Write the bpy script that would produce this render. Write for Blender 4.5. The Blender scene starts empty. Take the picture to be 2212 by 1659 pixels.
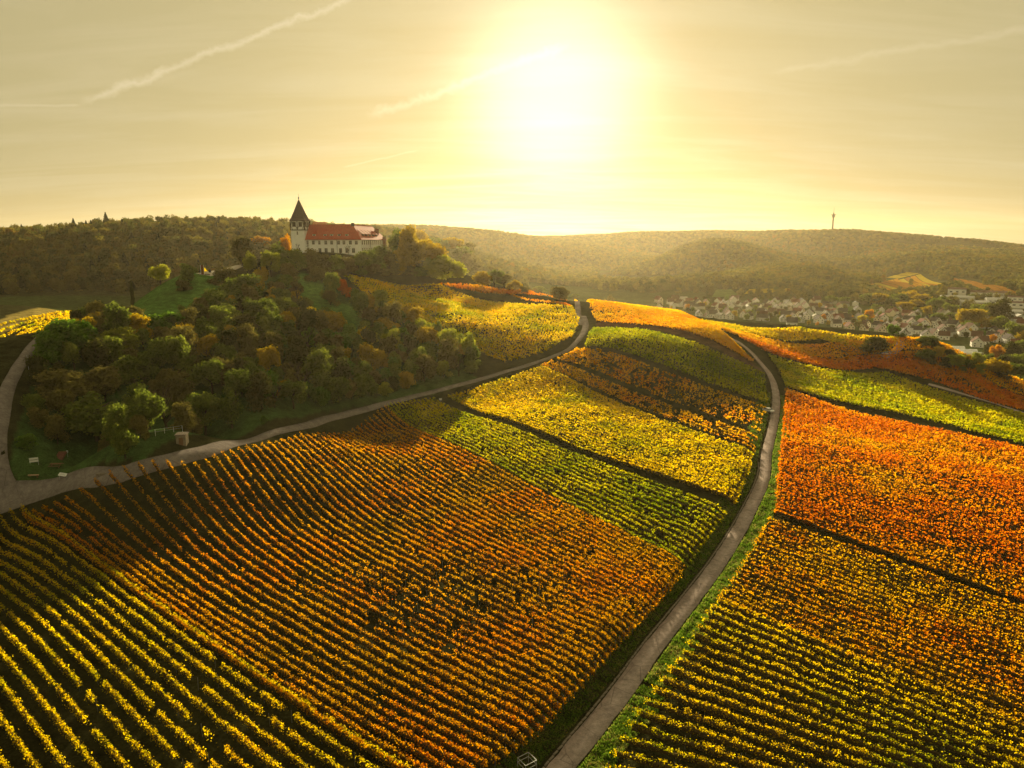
import bpy, bmesh, math, random
import numpy as np
from mathutils import Vector, Matrix, Euler

R = math.radians
rng = np.random.default_rng(7)
random.seed(7)
SC = bpy.context.scene
COL = SC.collection

# ------------------------------------------------------------------ camera, sky, sun, exposure
FPX, PITCH, CZ = 705.0, R(11.3), 60.0            # focal length in pixels of a 1024 px frame, pitch, height
cam_d = bpy.data.cameras.new('camera')
cam_d.sensor_width = 36.0
cam_d.lens = FPX / 1024.0 * 36.0
cam_d.clip_start, cam_d.clip_end = 1.0, 20000.0
cam = bpy.data.objects.new('camera', cam_d); COL.objects.link(cam)
cam.location = (0, 0, CZ)
cam.rotation_euler = (R(90) - PITCH, 0, 0)
SC.camera = cam

SUN_AZ, SUN_EL = R(3.3), R(11.0)                  # azimuth clockwise from +Y
SUN_DIR = Vector((math.sin(SUN_AZ) * math.cos(SUN_EL), math.cos(SUN_AZ) * math.cos(SUN_EL), math.sin(SUN_EL)))
sun_d = bpy.data.lights.new('sun', 'SUN')
sun_d.energy = 5.0; sun_d.angle = R(2.0); sun_d.color = (1.0, 0.82, 0.48)
sun = bpy.data.objects.new('sun', sun_d); COL.objects.link(sun)
sun.rotation_euler = (-SUN_DIR).to_track_quat('-Z', 'Y').to_euler()

SC.view_settings.view_transform = 'Standard'
SC.view_settings.look = 'None'
SC.view_settings.exposure = 1.2
SC.view_settings.gamma = 1.0
SC.cycles.use_denoising = True
SC.cycles.max_bounces = 5
SC.cycles.diffuse_bounces = 3
SC.cycles.glossy_bounces = 2
SC.cycles.transmission_bounces = 3
SC.cycles.volume_bounces = 0
SC.cycles.sample_clamp_indirect = 4.0


def ray(u, v):
    """azimuth and tan(elevation) of a pixel of the 1024 x 768 frame, and the unit direction"""
    X, Y = (u - 512.0) / FPX, (384.0 - v) / FPX
    c, s = math.cos(PITCH), math.sin(PITCH)
    d = Vector((X, c + Y * s, -s + Y * c))
    return math.atan2(d.x, d.y), d.z / math.hypot(d.x, d.y), d.normalized()


def build_world():
    w = bpy.data.worlds.new('World'); SC.world = w; w.use_nodes = True
    nt = w.node_tree; N, L = nt.nodes, nt.links; N.clear()
    def node(t, **kw):
        n = N.new(t)
        for k, v in kw.items(): setattr(n, k, v)
        return n
    def val(x):
        n = node('ShaderNodeValue'); n.outputs[0].default_value = x; return n.outputs[0]
    def M(op, a, b=None, c=None, clamp=False):
        n = node('ShaderNodeMath', operation=op, use_clamp=clamp)
        for i, x in enumerate((a, b, c)):
            if x is None: continue
            if isinstance(x, (int, float)): n.inputs[i].default_value = x
            else: L.new(x, n.inputs[i])
        return n.outputs[0]
    def dot(a, vec):
        n = node('ShaderNodeVectorMath', operation='DOT_PRODUCT'); L.new(a, n.inputs[0])
        n.inputs[1].default_value = vec; return n.outputs['Value']
    def mixc(fac, a, b, mode='MIX'):
        n = node('ShaderNodeMix', data_type='RGBA', blend_type=mode)
        for s, x in ((n.inputs[0], fac), (n.inputs[6], a), (n.inputs[7], b)):
            if isinstance(x, (int, float)): s.default_value = x
            elif isinstance(x, tuple): s.default_value = x
            else: L.new(x, s)
        return n.outputs[2]
    tc = node('ShaderNodeTexCoord'); D = tc.outputs['Generated']
    sky = node('ShaderNodeTexSky', sky_type='NISHITA', sun_disc=False)
    sky.sun_elevation = SUN_EL; sky.sun_rotation = SUN_AZ
    sky.altitude = 300; sky.air_density = 1.0; sky.dust_density = 1.2; sky.ozone_density = 0.4
    # golden evening air: the whole dome takes a warm cast
    col = mixc(1.0, mixc(1.0, sky.outputs[0], (0.034, 0.027, 0.013, 1), 'MULTIPLY'), (1.86, 1.59, 0.82, 1), 'ADD')
    # high thin cloud veil, streaked, seen on a plane far overhead
    sep = node('ShaderNodeSeparateXYZ'); L.new(D, sep.inputs[0])
    zz = M('MAXIMUM', M('ADD', sep.outputs[2], 0.12), 0.05)
    cx, cy = M('DIVIDE', sep.outputs[0], zz), M('DIVIDE', sep.outputs[1], zz)
    comb = node('ShaderNodeCombineXYZ'); L.new(cx, comb.inputs[0]); L.new(cy, comb.inputs[1])
    mp = node('ShaderNodeMapping'); L.new(comb.outputs[0], mp.inputs[0])
    mp.inputs['Rotation'].default_value = (0, 0, R(-24)); mp.inputs['Scale'].default_value = (0.55, 2.2, 1)
    nz = node('ShaderNodeTexNoise'); L.new(mp.outputs[0], nz.inputs['Vector'])
    nz.inputs['Scale'].default_value = 1.3; nz.inputs['Detail'].default_value = 9; nz.inputs['Roughness'].default_value = 0.58
    nz.inputs['Distortion'].default_value = 0.6
    veil = M('MULTIPLY', M('SUBTRACT', nz.outputs['Fac'], 0.42, clamp=True), 3.2, clamp=True)
    lum = dot(col, (0.33, 0.45, 0.22))
    veilc = node('ShaderNodeCombineXYZ')
    L.new(M('MULTIPLY', lum, 1.48), veilc.inputs[0]); L.new(M('MULTIPLY', lum, 1.27), veilc.inputs[1]); L.new(M('MULTIPLY', lum, 0.74), veilc.inputs[2])
    col = mixc(M('MULTIPLY', veil, 0.75), col, veilc.outputs[0])
    # condensation trails: thin bands along great circles, frayed by noise
    n2 = node('ShaderNodeTexNoise'); L.new(D, n2.inputs['Vector'])
    n2.inputs['Scale'].default_value = 42; n2.inputs['Detail'].default_value = 6; n2.inputs['Roughness'].default_value = 0.65
    fray = M('SUBTRACT', n2.outputs['Fac'], 0.5)
    n3 = node('ShaderNodeTexNoise'); L.new(D, n3.inputs['Vector']); n3.inputs['Scale'].default_value = 14; n3.inputs['Detail'].default_value = 3
    wav = M('SUBTRACT', n3.outputs['Fac'], 0.5)
    tot = None
    k = 1024 / 2212.0
    for (x0, y0, x1, y1, wid, amp, fr) in ((168, 224, 790, -14, 0.0055, 0.95, 1.0), (-40, 228, 176, 227, 0.0022, 0.55, 0.2),
                                          (790, 252, 1235, 96, 0.0070, 0.85, 1.2), (1660, 158, 2300, 48, 0.0055, 0.45, 0.8),
                                          (740, 362, 905, 324, 0.0016, 0.5, 0.2)):
        a, b = ray(x0 * k, y0 * k)[2], ray(x1 * k, y1 * k)[2]
        nrm = a.cross(b).normalized(); mid = (a + b).normalized(); along = nrm.cross(mid).normalized()
        half = abs(along.dot(b))
        dist = M('ABSOLUTE', M('ADD', dot(D, nrm), M('ADD', M('MULTIPLY', fray, 0.022 * fr), M('MULTIPLY', wav, 0.012 * fr))))
        band = M('SUBTRACT', 1.0, M('DIVIDE', dist, wid), clamp=True)
        t = M('DIVIDE', M('ABSOLUTE', dot(D, along)), half)
        endf = M('MULTIPLY', M('SUBTRACT', 1.0, t, clamp=True), 7.0, clamp=True)
        front = M('GREATER_THAN', dot(D, mid), 0.0)
        s = M('MULTIPLY', M('MULTIPLY', band, endf), M('MULTIPLY', front, amp))
        s = M('MULTIPLY', s, M('ADD', 0.55, M('MULTIPLY', n2.outputs['Fac'], 0.9)))
        tot = s if tot is None else M('MAXIMUM', tot, s)
    trail = node('ShaderNodeCombineXYZ')
    L.new(M('MULTIPLY', lum, 1.95), trail.inputs[0]); L.new(M('MULTIPLY', lum, 1.68), trail.inputs[1]); L.new(M('MULTIPLY', lum, 1.10), trail.inputs[2])
    col = mixc(M('MULTIPLY', tot, 0.55, clamp=True), col, trail.outputs[0])
    # aureole of the sun in the thin cloud
    ang = M('ARCCOSINE', M('MINIMUM', dot(D, SUN_DIR), 0.999999))
    core = M('MULTIPLY', M('EXPONENT', M('MULTIPLY', M('POWER', M('DIVIDE', ang, R(6.6)), 2.8), -1.0)), 2.9)
    wide = M('MULTIPLY', M('EXPONENT', M('DIVIDE', ang, -R(20.0))), 0.80)
    au = mixc(1.0, mixc(1.0, (1.0, 0.82, 0.46, 1), wide, 'MULTIPLY'), mixc(1.0, (1.0, 0.92, 0.74, 1), core, 'MULTIPLY'), 'ADD')
    col = mixc(1.0, col, au, 'ADD')
    bg = node('ShaderNodeBackground'); L.new(col, bg.inputs[0]); bg.inputs[1].default_value = 0.10
    out = node('ShaderNodeOutputWorld'); L.new(bg.outputs[0], out.inputs[0])

build_world()

# ------------------------------------------------------------------ helpers
def link(o, parent=None):
    COL.objects.link(o)
    if parent is not None: o.parent = parent
    return o

def tag(o, label=None, cat=None, group=None, kind=None):
    if label: o['label'] = label
    if cat: o['category'] = cat
    if group: o['group'] = group
    if kind: o['kind'] = kind
    return o

def empty(name, loc=(0, 0, 0), rz=0.0, label=None, cat=None, group=None):
    o = bpy.data.objects.new(name, None); COL.objects.link(o)
    o.empty_display_size = 0.3
    o.location = loc; o.rotation_euler = (0, 0, rz)
    return tag(o, label, cat, group)

def np_mesh(name, V, F, mat=None, var=None, smooth=False):
    V = np.ascontiguousarray(V, np.float32); F = np.ascontiguousarray(F, np.int32)
    me = bpy.data.meshes.new(name)
    k = F.shape[1]; m = len(F)
    me.vertices.add(len(V)); me.vertices.foreach_set('co', V.ravel())
    me.loops.add(m * k); me.loops.foreach_set('vertex_index', F.ravel())
    me.polygons.add(m); me.polygons.foreach_set('loop_start', np.arange(0, m * k, k, dtype=np.int32))
    if smooth: me.polygons.foreach_set('use_smooth', np.ones(m, bool))
    if var is not None:
        var = np.asarray(var, float); inner = var < -1; var = np.where(inner, var + 10, var)
        if inner.any(): me.polygons.foreach_set('material_index', inner.astype(np.int32))
        a = me.attributes.new('var', 'FLOAT', 'FACE'); a.data.foreach_set('value', np.ascontiguousarray(var, np.float32))
    me.update(calc_edges=True)
    if mat is not None: me.materials.append(mat)
    return me

class MB:
    """collects boxes, prisms and tubes for one part"""
    def __init__(self): self.v, self.f = [], []
    def add(self, vs, fs):
        o = len(self.v); self.v += [tuple(p) for p in vs]; self.f += [tuple(i + o for i in f) for f in fs]; return self
    def box(self, a, b):
        (x0, y0, z0), (x1, y1, z1) = a, b
        return self.add([(x0, y0, z0), (x1, y0, z0), (x1, y1, z0), (x0, y1, z0), (x0, y0, z1), (x1, y0, z1), (x1, y1, z1), (x0, y1, z1)],
                        [(0, 3, 2, 1), (4, 5, 6, 7), (0, 1, 5, 4), (1, 2, 6, 5), (2, 3, 7, 6), (3, 0, 4, 7)])
    def bar(self, p, q, w, h=None):
        p, q = Vector(p), Vector(q); h = h or w
        d = (q - p).normalized(); up = Vector((0, 0, 1)) if abs(d.z) < 0.95 else Vector((0, 1, 0))
        s = d.cross(up).normalized(); t = s.cross(d)
        vs = [c + s * (w / 2 * i) + t * (h / 2 * j) for c in (p, q) for (i, j) in ((-1, -1), (1, -1), (1, 1), (-1, 1))]
        return self.add(vs, [(0, 1, 2, 3), (7, 6, 5, 4), (0, 4, 5, 1), (1, 5, 6, 2), (2, 6, 7, 3), (3, 7, 4, 0)])
    def tube(self, pts, rad, n=8):
        o = []
        for i, p in enumerate(pts):
            p = Vector(p); a = Vector(pts[max(i - 1, 0)]); b = Vector(pts[min(i + 1, len(pts) - 1)])
            d = (b - a).normalized(); up = Vector((0, 0, 1)) if abs(d.z) < 0.95 else Vector((0, 1, 0))
            s = d.cross(up).normalized(); t = s.cross(d)
            r = rad[i] if isinstance(rad, (list, tuple)) else rad
            o += [p + s * (r * math.cos(k * 2 * math.pi / n)) + t * (r * math.sin(k * 2 * math.pi / n)) for k in range(n)]
        f = [(i * n + k, i * n + (k + 1) % n, (i + 1) * n + (k + 1) % n, (i + 1) * n + k) for i in range(len(pts) - 1) for k in range(n)]
        f += [tuple(range(n - 1, -1, -1)), tuple(range((len(pts) - 1) * n, len(pts) * n))]
        return self.add(o, f)
    def lathe(self, prof, n=16, c=(0, 0)):
        o = [(c[0] + r * math.cos(k * 2 * math.pi / n), c[1] + r * math.sin(k * 2 * math.pi / n), z) for (r, z) in prof for k in range(n)]
        f = [(i * n + k, i * n + (k + 1) % n, (i + 1) * n + (k + 1) % n, (i + 1) * n + k) for i in range(len(prof) - 1) for k in range(n)]
        f += [tuple(range(n - 1, -1, -1)), tuple(range((len(prof) - 1) * n, len(prof) * n))]
        return self.add(o, f)
    def mesh(self, name, mat):
        me = bpy.data.meshes.new(name); me.from_pydata(self.v, [], self.f); me.update(); me.materials.append(mat); return me
    def build(self, name, mat, parent=None):
        return link(bpy.data.objects.new(name, self.mesh(name, mat)), parent)

def put(name, me, parent=None, loc=(0, 0, 0), rz=0.0, scale=None):
    o = bpy.data.objects.new(name, me); link(o, parent); o.location = loc; o.rotation_euler = (0, 0, rz)
    if scale is not None: o.scale = scale
    return o

def copy_tree(o, parent=None):
    c = o.copy(); COL.objects.link(c)
    if parent is not None: c.parent = parent
    for ch in o.children: copy_tree(ch, c)
    return c

# ------------------------------------------------------------------ materials
def new_mat(name):
    m = bpy.data.materials.new(name); m.use_nodes = True
    nt = m.node_tree; nt.nodes.clear()
    return m, nt

def simple_mat(name, col, rough=0.8, noise=0.25, scale=1.5, bump=0.0, spec=0.0, metallic=0.0, coord='Object'):
    m, nt = new_mat(name); N, L = nt.nodes, nt.links
    out = N.new('ShaderNodeOutputMaterial'); p = N.new('ShaderNodeBsdfPrincipled')
    p.inputs['Roughness'].default_value = rough; p.inputs['Metallic'].default_value = metallic
    p.inputs['Specular IOR Level'].default_value = spec
    tc = N.new('ShaderNodeTexCoord'); nz = N.new('ShaderNodeTexNoise')
    nz.inputs['Scale'].default_value = scale; nz.inputs['Detail'].default_value = 6; nz.inputs['Roughness'].default_value = 0.65
    L.new(tc.outputs[coord], nz.inputs['Vector'])
    r = N.new('ShaderNodeMapRange'); r.inputs[3].default_value = 1 - noise; r.inputs[4].default_value = 1 + noise
    r.inputs[1].default_value = 0.3; r.inputs[2].default_value = 0.7
    L.new(nz.outputs['Fac'], r.inputs[0])
    mx = N.new('ShaderNodeVectorMath'); mx.operation = 'SCALE'; mx.inputs[0].default_value = col
    L.new(r.outputs[0], mx.inputs['Scale']); L.new(mx.outputs[0], p.inputs['Base Color'])
    if bump:
        b = N.new('ShaderNodeBump'); b.inputs['Strength'].default_value = bump; b.inputs['Distance'].default_value = 0.05
        L.new(nz.outputs['Fac'], b.inputs['Height']); L.new(b.outputs[0], p.inputs['Normal'])
    L.new(p.outputs[0], out.inputs[0])
    return m

def leaf_mat(name, stops, patch=0.06, trans=0.64, patch_w=0.55, obj_w=0.0, refl=0.34):
    """leaves: diffuse plus translucent; hue follows a per-leaf value, patches in the world and (optionally) the plant"""
    m, nt = new_mat(name); N, L = nt.nodes, nt.links
    out = N.new('ShaderNodeOutputMaterial')
    at = N.new('ShaderNodeAttribute'); at.attribute_name = 'var'
    geo = N.new('ShaderNodeNewGeometry'); nz = N.new('ShaderNodeTexNoise')
    nz.inputs['Scale'].default_value = patch; nz.inputs['Detail'].default_value = 4; nz.inputs['Roughness'].default_value = 0.6
    L.new(geo.outputs['Position'], nz.inputs['Vector'])
    mr = N.new('ShaderNodeMapRange'); mr.inputs[1].default_value = 0.32; mr.inputs[2].default_value = 0.68
    L.new(nz.outputs['Fac'], mr.inputs[0])
    a = N.new('ShaderNodeMath'); a.operation = 'MULTIPLY'; L.new(mr.outputs[0], a.inputs[0]); a.inputs[1].default_value = patch_w
    b = N.new('ShaderNodeMath'); b.operation = 'MULTIPLY_ADD'; L.new(at.outputs['Fac'], b.inputs[0]); b.inputs[1].default_value = 1 - patch_w - obj_w
    L.new(a.outputs[0], b.inputs[2]); fac = b.outputs[0]
    if obj_w:
        oi = N.new('ShaderNodeObjectInfo'); c = N.new('ShaderNodeMath'); c.operation = 'MULTIPLY_ADD'
        L.new(oi.outputs['Random'], c.inputs[0]); c.inputs[1].default_value = obj_w; L.new(fac, c.inputs[2]); fac = c.outputs[0]
    cr = N.new('ShaderNodeValToRGB'); e = cr.color_ramp.elements
    while len(e) > 1: e.remove(e[-1])
    e[0].position = stops[0][0]; e[0].color = (*stops[0][1], 1)
    for p, c in stops[1:]:
        q = e.new(p); q.color = (*c, 1)
    L.new(fac, cr.inputs[0])
    d = N.new('ShaderNodeBsdfDiffuse'); t = N.new('ShaderNodeBsdfTranslucent'); mix = N.new('ShaderNodeMixShader')
    dk = N.new('ShaderNodeHueSaturation'); dk.inputs['Value'].default_value = refl; L.new(cr.outputs[0], dk.inputs['Color']); L.new(dk.outputs[0], d.inputs[0])
    br = N.new('ShaderNodeHueSaturation'); br.inputs['Saturation'].default_value = 1.12; br.inputs['Value'].default_value = 2.0
    L.new(cr.outputs[0], br.inputs['Color']); L.new(br.outputs[0], t.inputs[0])
    mix.inputs[0].default_value = trans
    L.new(d.outputs[0], mix.inputs[1]); L.new(t.outputs[0], mix.inputs[2]); L.new(mix.outputs[0], out.inputs[0])
    return m

def ramp(*cols):
    n = len(cols) - 1
    return [(0.12 + 0.76 * i / n, c) for i, c in enumerate(cols)]

VINE = {
    'yellow': leaf_mat('vine leaves yellow', ramp((.13, .17, .02), (.36, .33, .02), (.55, .40, .03), (.62, .46, .05), (.60, .33, .03)), .05),
    'yellowgreen': leaf_mat('vine leaves yellow green', ramp((.10, .15, .02), (.26, .28, .02), (.44, .38, .03), (.55, .43, .04)), .05),
    'green': leaf_mat('vine leaves green', ramp((.10, .14, .015), (.20, .24, .02), (.36, .34, .03), (.46, .40, .04)), .04),
    'rust': leaf_mat('vine leaves rust', ramp((.30, .20, .02), (.48, .26, .025), (.52, .27, .025), (.54, .17, .02), (.54, .34, .03)), .05),
    'gold': leaf_mat('vine leaves gold', ramp((.26, .20, .02), (.50, .30, .03), (.58, .34, .03), (.55, .22, .02), (.50, .12, .02)), .045),
    'orange': leaf_mat('vine leaves orange', ramp((.46, .28, .02), (.52, .25, .018), (.54, .19, .015), (.49, .12, .012), (.54, .24, .018)), .03),
    'amber': leaf_mat('vine leaves amber', ramp((.58, .42, .03), (.62, .38, .03), (.60, .28, .02), (.56, .18, .02)), .035),
}
TREE = {
    'olive': leaf_mat('leaves olive', ramp((.058, .080, .02), (.12, .15, .03), (.22, .235, .045)), .25, .42, .3, .3, .9),
    'dark': leaf_mat('leaves dark', ramp((.035, .042, .012), (.055, .06, .016), (.09, .08, .02)), .25, .35, .3, .3, .9),
    'brown': leaf_mat('twigs brown', ramp((.075, .070, .024), (.14, .122, .036), (.23, .195, .055)), .25, .32, .3, .3, .9),
    'green': leaf_mat('leaves green', ramp((.05, .10, .018), (.09, .16, .025), (.15, .22, .035)), .25, .45, .3, .3, .9),
    'lime': leaf_mat('leaves lime', ramp((.15, .18, .03), (.24, .25, .04), (.34, .32, .05)), .25, .5, .3, .3, .9),
    'yellow': leaf_mat('leaves yellow', ramp((.28, .25, .03), (.42, .34, .04), (.52, .40, .05)), .25, .5, .3, .3, .9),
    'gold': leaf_mat('leaves gold', ramp((.17, .13, .025), (.30, .22, .035), (.40, .28, .04)), .25, .5, .3, .3, .9),
    'orange': leaf_mat('leaves orange', ramp((.30, .14, .02), (.42, .20, .025), (.50, .28, .03)), .25, .5, .3, .3, .9),
    'red': leaf_mat('leaves red', ramp((.30, .08, .02), (.45, .12, .02), (.52, .20, .03)), .25, .5, .3, .3, .9),
    'wood': leaf_mat('forest leaves', ramp((.04, .05, .016), (.07, .07, .022), (.085, .095, .028), (.13, .105, .03), (.16, .145, .035), (.19, .11, .03)), .006, .4, .35, .5, .9),
    'conifer': leaf_mat('needles', ramp((.02, .028, .012), (.03, .04, .015), (.05, .05, .02)), .2, .25, .3, .3, .9),
}
BARK = simple_mat('bark', (.06, .045, .03), .9, .4, 6)
MAT = {
    'asphalt': simple_mat('track concrete', (.33, .265, .24), .95, .28, .9, .15),
    'kerb': simple_mat('kerb stone', (.20, .17, .14), .9, .4, 3, .3),
    'plaster': simple_mat('lime plaster', (.87, .87, .84), .9, .05, .7),
    'tile': simple_mat('red roof tiles', (.36, .062, .032), .8, .25, 1.2, .3, spec=.05),
    'slate': simple_mat('slate', (.06, .045, .05), .6, .3, 1.5, .2),
    'timber': simple_mat('dark timber', (.035, .025, .02), .8, .3, 4),
    'stone': simple_mat('rubble stone', (.22, .19, .14), .95, .35, 1.2, .5),
    'glass': simple_mat('window glass', (.03, .035, .045), .12, .2, 2, spec=.6),
    'whitewood': simple_mat('white frame', (.72, .70, .65), .6, .08, 4),
    'metal': simple_mat('galvanised steel', (.42, .43, .42), .45, .15, 8, metallic=.6),
    'white': simple_mat('white board', (.66, .66, .64), .5, .05, 4),
    'wood': simple_mat('weathered wood', (.17, .10, .06), .8, .35, 6),
    'rubber': simple_mat('rubber', (.02, .02, .02), .8, .2, 6),
    'dark': simple_mat('dark steel', (.05, .05, .055), .5, .2, 4),
    'rusty': simple_mat('rusted steel', (.16, .07, .035), .85, .4, 3, .2),
    'post': simple_mat('vine post', (.14, .14, .13), .6, .2, 8, metallic=.3),
}

def road_material(name='worn concrete', tone=(.33, .27, .25)):
    m, nt = new_mat(name); N, L = nt.nodes, nt.links
    out = N.new('ShaderNodeOutputMaterial'); d = N.new('ShaderNodeBsdfDiffuse'); geo = N.new('ShaderNodeNewGeometry'); acc = None
    for sc, a, b in ((.22, .78, 1.2), (1.3, .75, 1.22), (9.0, .8, 1.2)):
        nz = N.new('ShaderNodeTexNoise'); nz.inputs['Scale'].default_value = sc; nz.inputs['Detail'].default_value = 7; nz.inputs['Roughness'].default_value = .7; L.new(geo.outputs['Position'], nz.inputs['Vector'])
        r = N.new('ShaderNodeMapRange'); r.inputs[1].default_value = .34; r.inputs[2].default_value = .66; r.inputs[3].default_value = a; r.inputs[4].default_value = b; L.new(nz.outputs['Fac'], r.inputs[0])
        if acc is None: acc = r.outputs[0]
        else:
            q = N.new('ShaderNodeMath'); q.operation = 'MULTIPLY'; L.new(acc, q.inputs[0]); L.new(r.outputs[0], q.inputs[1]); acc = q.outputs[0]
    vo = N.new('ShaderNodeTexVoronoi'); vo.feature = 'DISTANCE_TO_EDGE'; vo.inputs['Scale'].default_value = .22; L.new(geo.outputs['Position'], vo.inputs['Vector'])     # cracks
    cr = N.new('ShaderNodeMapRange'); cr.inputs[1].default_value = 0; cr.inputs[2].default_value = .012; cr.inputs[3].default_value = .55; L.new(vo.outputs['Distance'], cr.inputs[0])
    q = N.new('ShaderNodeMath'); q.operation = 'MULTIPLY'; L.new(acc, q.inputs[0]); L.new(cr.outputs[0], q.inputs[1])
    s_ = N.new('ShaderNodeVectorMath'); s_.operation = 'SCALE'; s_.inputs[0].default_value = tone; L.new(q.outputs[0], s_.inputs['Scale'])
    L.new(s_.outputs[0], d.inputs[0]); L.new(d.outputs[0], out.inputs[0]); return m
MAT['asphalt'] = road_material(); MAT['tar'] = road_material('worn asphalt', (.19, .165, .155))

# ------------------------------------------------------------------ the land
def T_points():
    P = []
    def pz(u, v, z):                      # seen point at a known height below / above the camera
        a, t, _ = ray(u, v); P.append((a, math.log(z / t), z))
    def pd(u, v, d):                      # seen point at a known distance
        a, t, _ = ray(u, v); P.append((a, math.log(d), t * d))
    def h(u, d, z):                       # hidden point, by azimuth of a column
        P.append((ray(u, 243)[0], math.log(d), z))
    for (u, v, z) in ((-150, 768, -60), (0, 768, -60), (300, 768, -60.5), (561, 768, -59.5), (800, 768, -61), (1024, 768, -63),
                      (0, 640, -60), (300, 640, -60.5), (480, 640, -60.5), (650, 640, -59.3), (850, 640, -62), (1024, 640, -65),
                      (-100, 540, -60), (0, 515, -60), (100, 487, -60), (200, 460, -60), (330, 430, -59), (430, 393, -56.5), (300, 520, -60.5),
                      (500, 372, -53), (555, 355, -48.5), (586, 330, -42), (500, 500, -60.5), (500, 430, -58), (600, 430, -58),
                      (700, 500, -60), (763, 480, -61), (776, 400, -61), (760, 362, -55), (640, 380, -53), (600, 340, -42),
                      (650, 320, -40), (850, 420, -66), (1024, 450, -70), (1024, 540, -67), (900, 520, -64), (850, 360, -62),
                      (940, 390, -69), (1024, 384, -74), (1100, 420, -76)): pz(u, v, z)
    for (u, v, d) in ((694, 317, 415), (740, 342, 355), (787, 324, 465), (880, 333, 480), (960, 352, 440),
                      (40, 338, 268), (20, 380, 232), (5, 440, 195), (-60, 400, 215),
                      (0, 338, 285), (-60, 350, 280), (0, 322, 430), (60, 310, 480), (-80, 325, 420),
                      (574, 301, 430), (352, 276, 405), (463, 282, 472), (440, 319, 352), (486, 366, 300), (540, 320, 376), (400, 330, 332), (520, 300, 452), (400, 290, 424),
                      (296, 324, 315), (324, 272, 405), (250, 290, 365), (204, 273, 370), (213, 271.5, 380), (224, 268.5, 395), (238, 264, 410), (262, 258, 435), (245, 275, 390), (231, 417, 214), (300, 400, 240), (150, 420, 203),
                      (100, 440, 190), (350, 390, 256), (300, 360, 275), (200, 350, 268), (130, 350, 258), (160, 281, 375), (132, 307, 345), (93, 321, 315),
                      (440, 268, 482), (500, 285, 490), (545, 297, 470),
                      (0, 300, 620), (100, 295, 640), (200, 290, 660), (0, 242, 950), (100, 234, 880), (190, 234, 860), (270, 232, 930), (350, 235, 1100),
                      (0, 268, 760), (100, 260, 750), (200, 258, 760), (300, 258, 800),
                      (417, 233, 1350), (480, 236, 2300), (555, 237, 3200), (650, 235, 3300), (750, 233, 3000), (830, 230, 2700), (930, 242, 2600), (1024, 256, 2500),
                      (480, 262, 1250), (420, 260, 1050), (555, 272, 1600), (600, 252, 2400), (650, 280, 1500), (700, 241, 2000), (745, 251, 1750), (800, 267, 1480), (850, 287, 1280), (690, 279, 1230), (665, 282, 1200),
                      (900, 255, 2100), (1000, 268, 1800), (900, 284, 1450), (1024, 288, 1350), (860, 268, 1900)): pd(u, v, d)
    for (u, d, z) in ((290, 458, -7), (385, 465, -7), (330, 456, -7.2), (330, 505, -7), (300, 505, -8), (385, 515, -9),
                      (330, 585, -36), (385, 590, -38), (290, 585, -38), (440, 600, -44), (500, 600, -50), (545, 580, -52), (330, 660, -58), (440, 660, -64),
                      (574, 470, -38), (574, 560, -56), (574, 680, -76), (694, 500, -56), (694, 600, -76), (694, 720, -84),
                      (787, 540, -69), (787, 640, -83), (880, 550, -75), (880, 640, -86), (960, 520, -79), (960, 600, -86), (1024, 440, -81), (1024, 540, -86),
                      (1024, 700, -87), (1100, 520, -86), (1100, 800, -88), (700, 1000, -82), (800, 850, -85), (800, 1100, -82), (900, 1000, -86), (1000, 1000, -86), (650, 900, -80), (600, 1000, -77),
                      (500, 700, -70), (500, 900, -66), (420, 750, -64), (720, 2600, -45), (640, 2000, -66), (770, 2250, -62), (830, 1850, -74), (870, 1600, -80), (690, 1550, -80), (640, 1300, -76),
                      (93, 375, -40), (93, 450, -48), (132, 400, -34), (132, 480, -50), (204, 440, -24), (204, 520, -48), (250, 545, -40), (250, 610, -55), (160, 435, -33),
                      (0, 1400, 0), (150, 1400, 5), (300, 1700, 5), (0, 4500, 20), (300, 4500, 20), (555, 4800, 20), (800, 4500, -20), (930, 4500, -60), (1024, 4500, -120),
                      (1200, 300, -76), (1200, 90, -64), (1200, 2500, -90), (1200, 4500, -150), (-200, 90, -60), (-200, 300, -50), (-200, 900, 10), (-200, 650, -40)): h(u, d, z)
    P.append((-1.2, math.log(100), -60)); P.append((1.2, math.log(100), -64)); P.append((0, math.log(40), -60)); P.append((-0.6, math.log(40), -60)); P.append((0.6, math.log(40), -61))
    return np.array(P)

CP = T_points(); RC = 0.07
def _phi(A, B): return np.sqrt(((A[:, None, :] - B[None]) ** 2).sum(-1) + RC * RC)
_n = len(CP)
_A = np.zeros((_n + 3, _n + 3)); _A[:_n, :_n] = _phi(CP[:, :2], CP[:, :2]) - np.eye(_n) * 0.004
_A[:_n, _n] = 1; _A[:_n, _n + 1:] = CP[:, :2]; _A[_n:, :_n] = _A[:_n, _n:].T
_W = np.linalg.solve(_A, np.concatenate([CP[:, 2], np.zeros(3)]))
def _rbf(a, l):
    Q = np.stack([np.clip(a, -0.95, 0.95).ravel(), np.clip(l, math.log(45), math.log(4800)).ravel()], -1)
    o = np.empty(len(Q))
    for i in range(0, len(Q), 20000):
        q = Q[i:i + 20000]; o[i:i + 20000] = _phi(q, CP[:, :2]) @ _W[:_n] + _W[_n] + q @ _W[_n + 1:]
    return o.reshape(a.shape)

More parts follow.
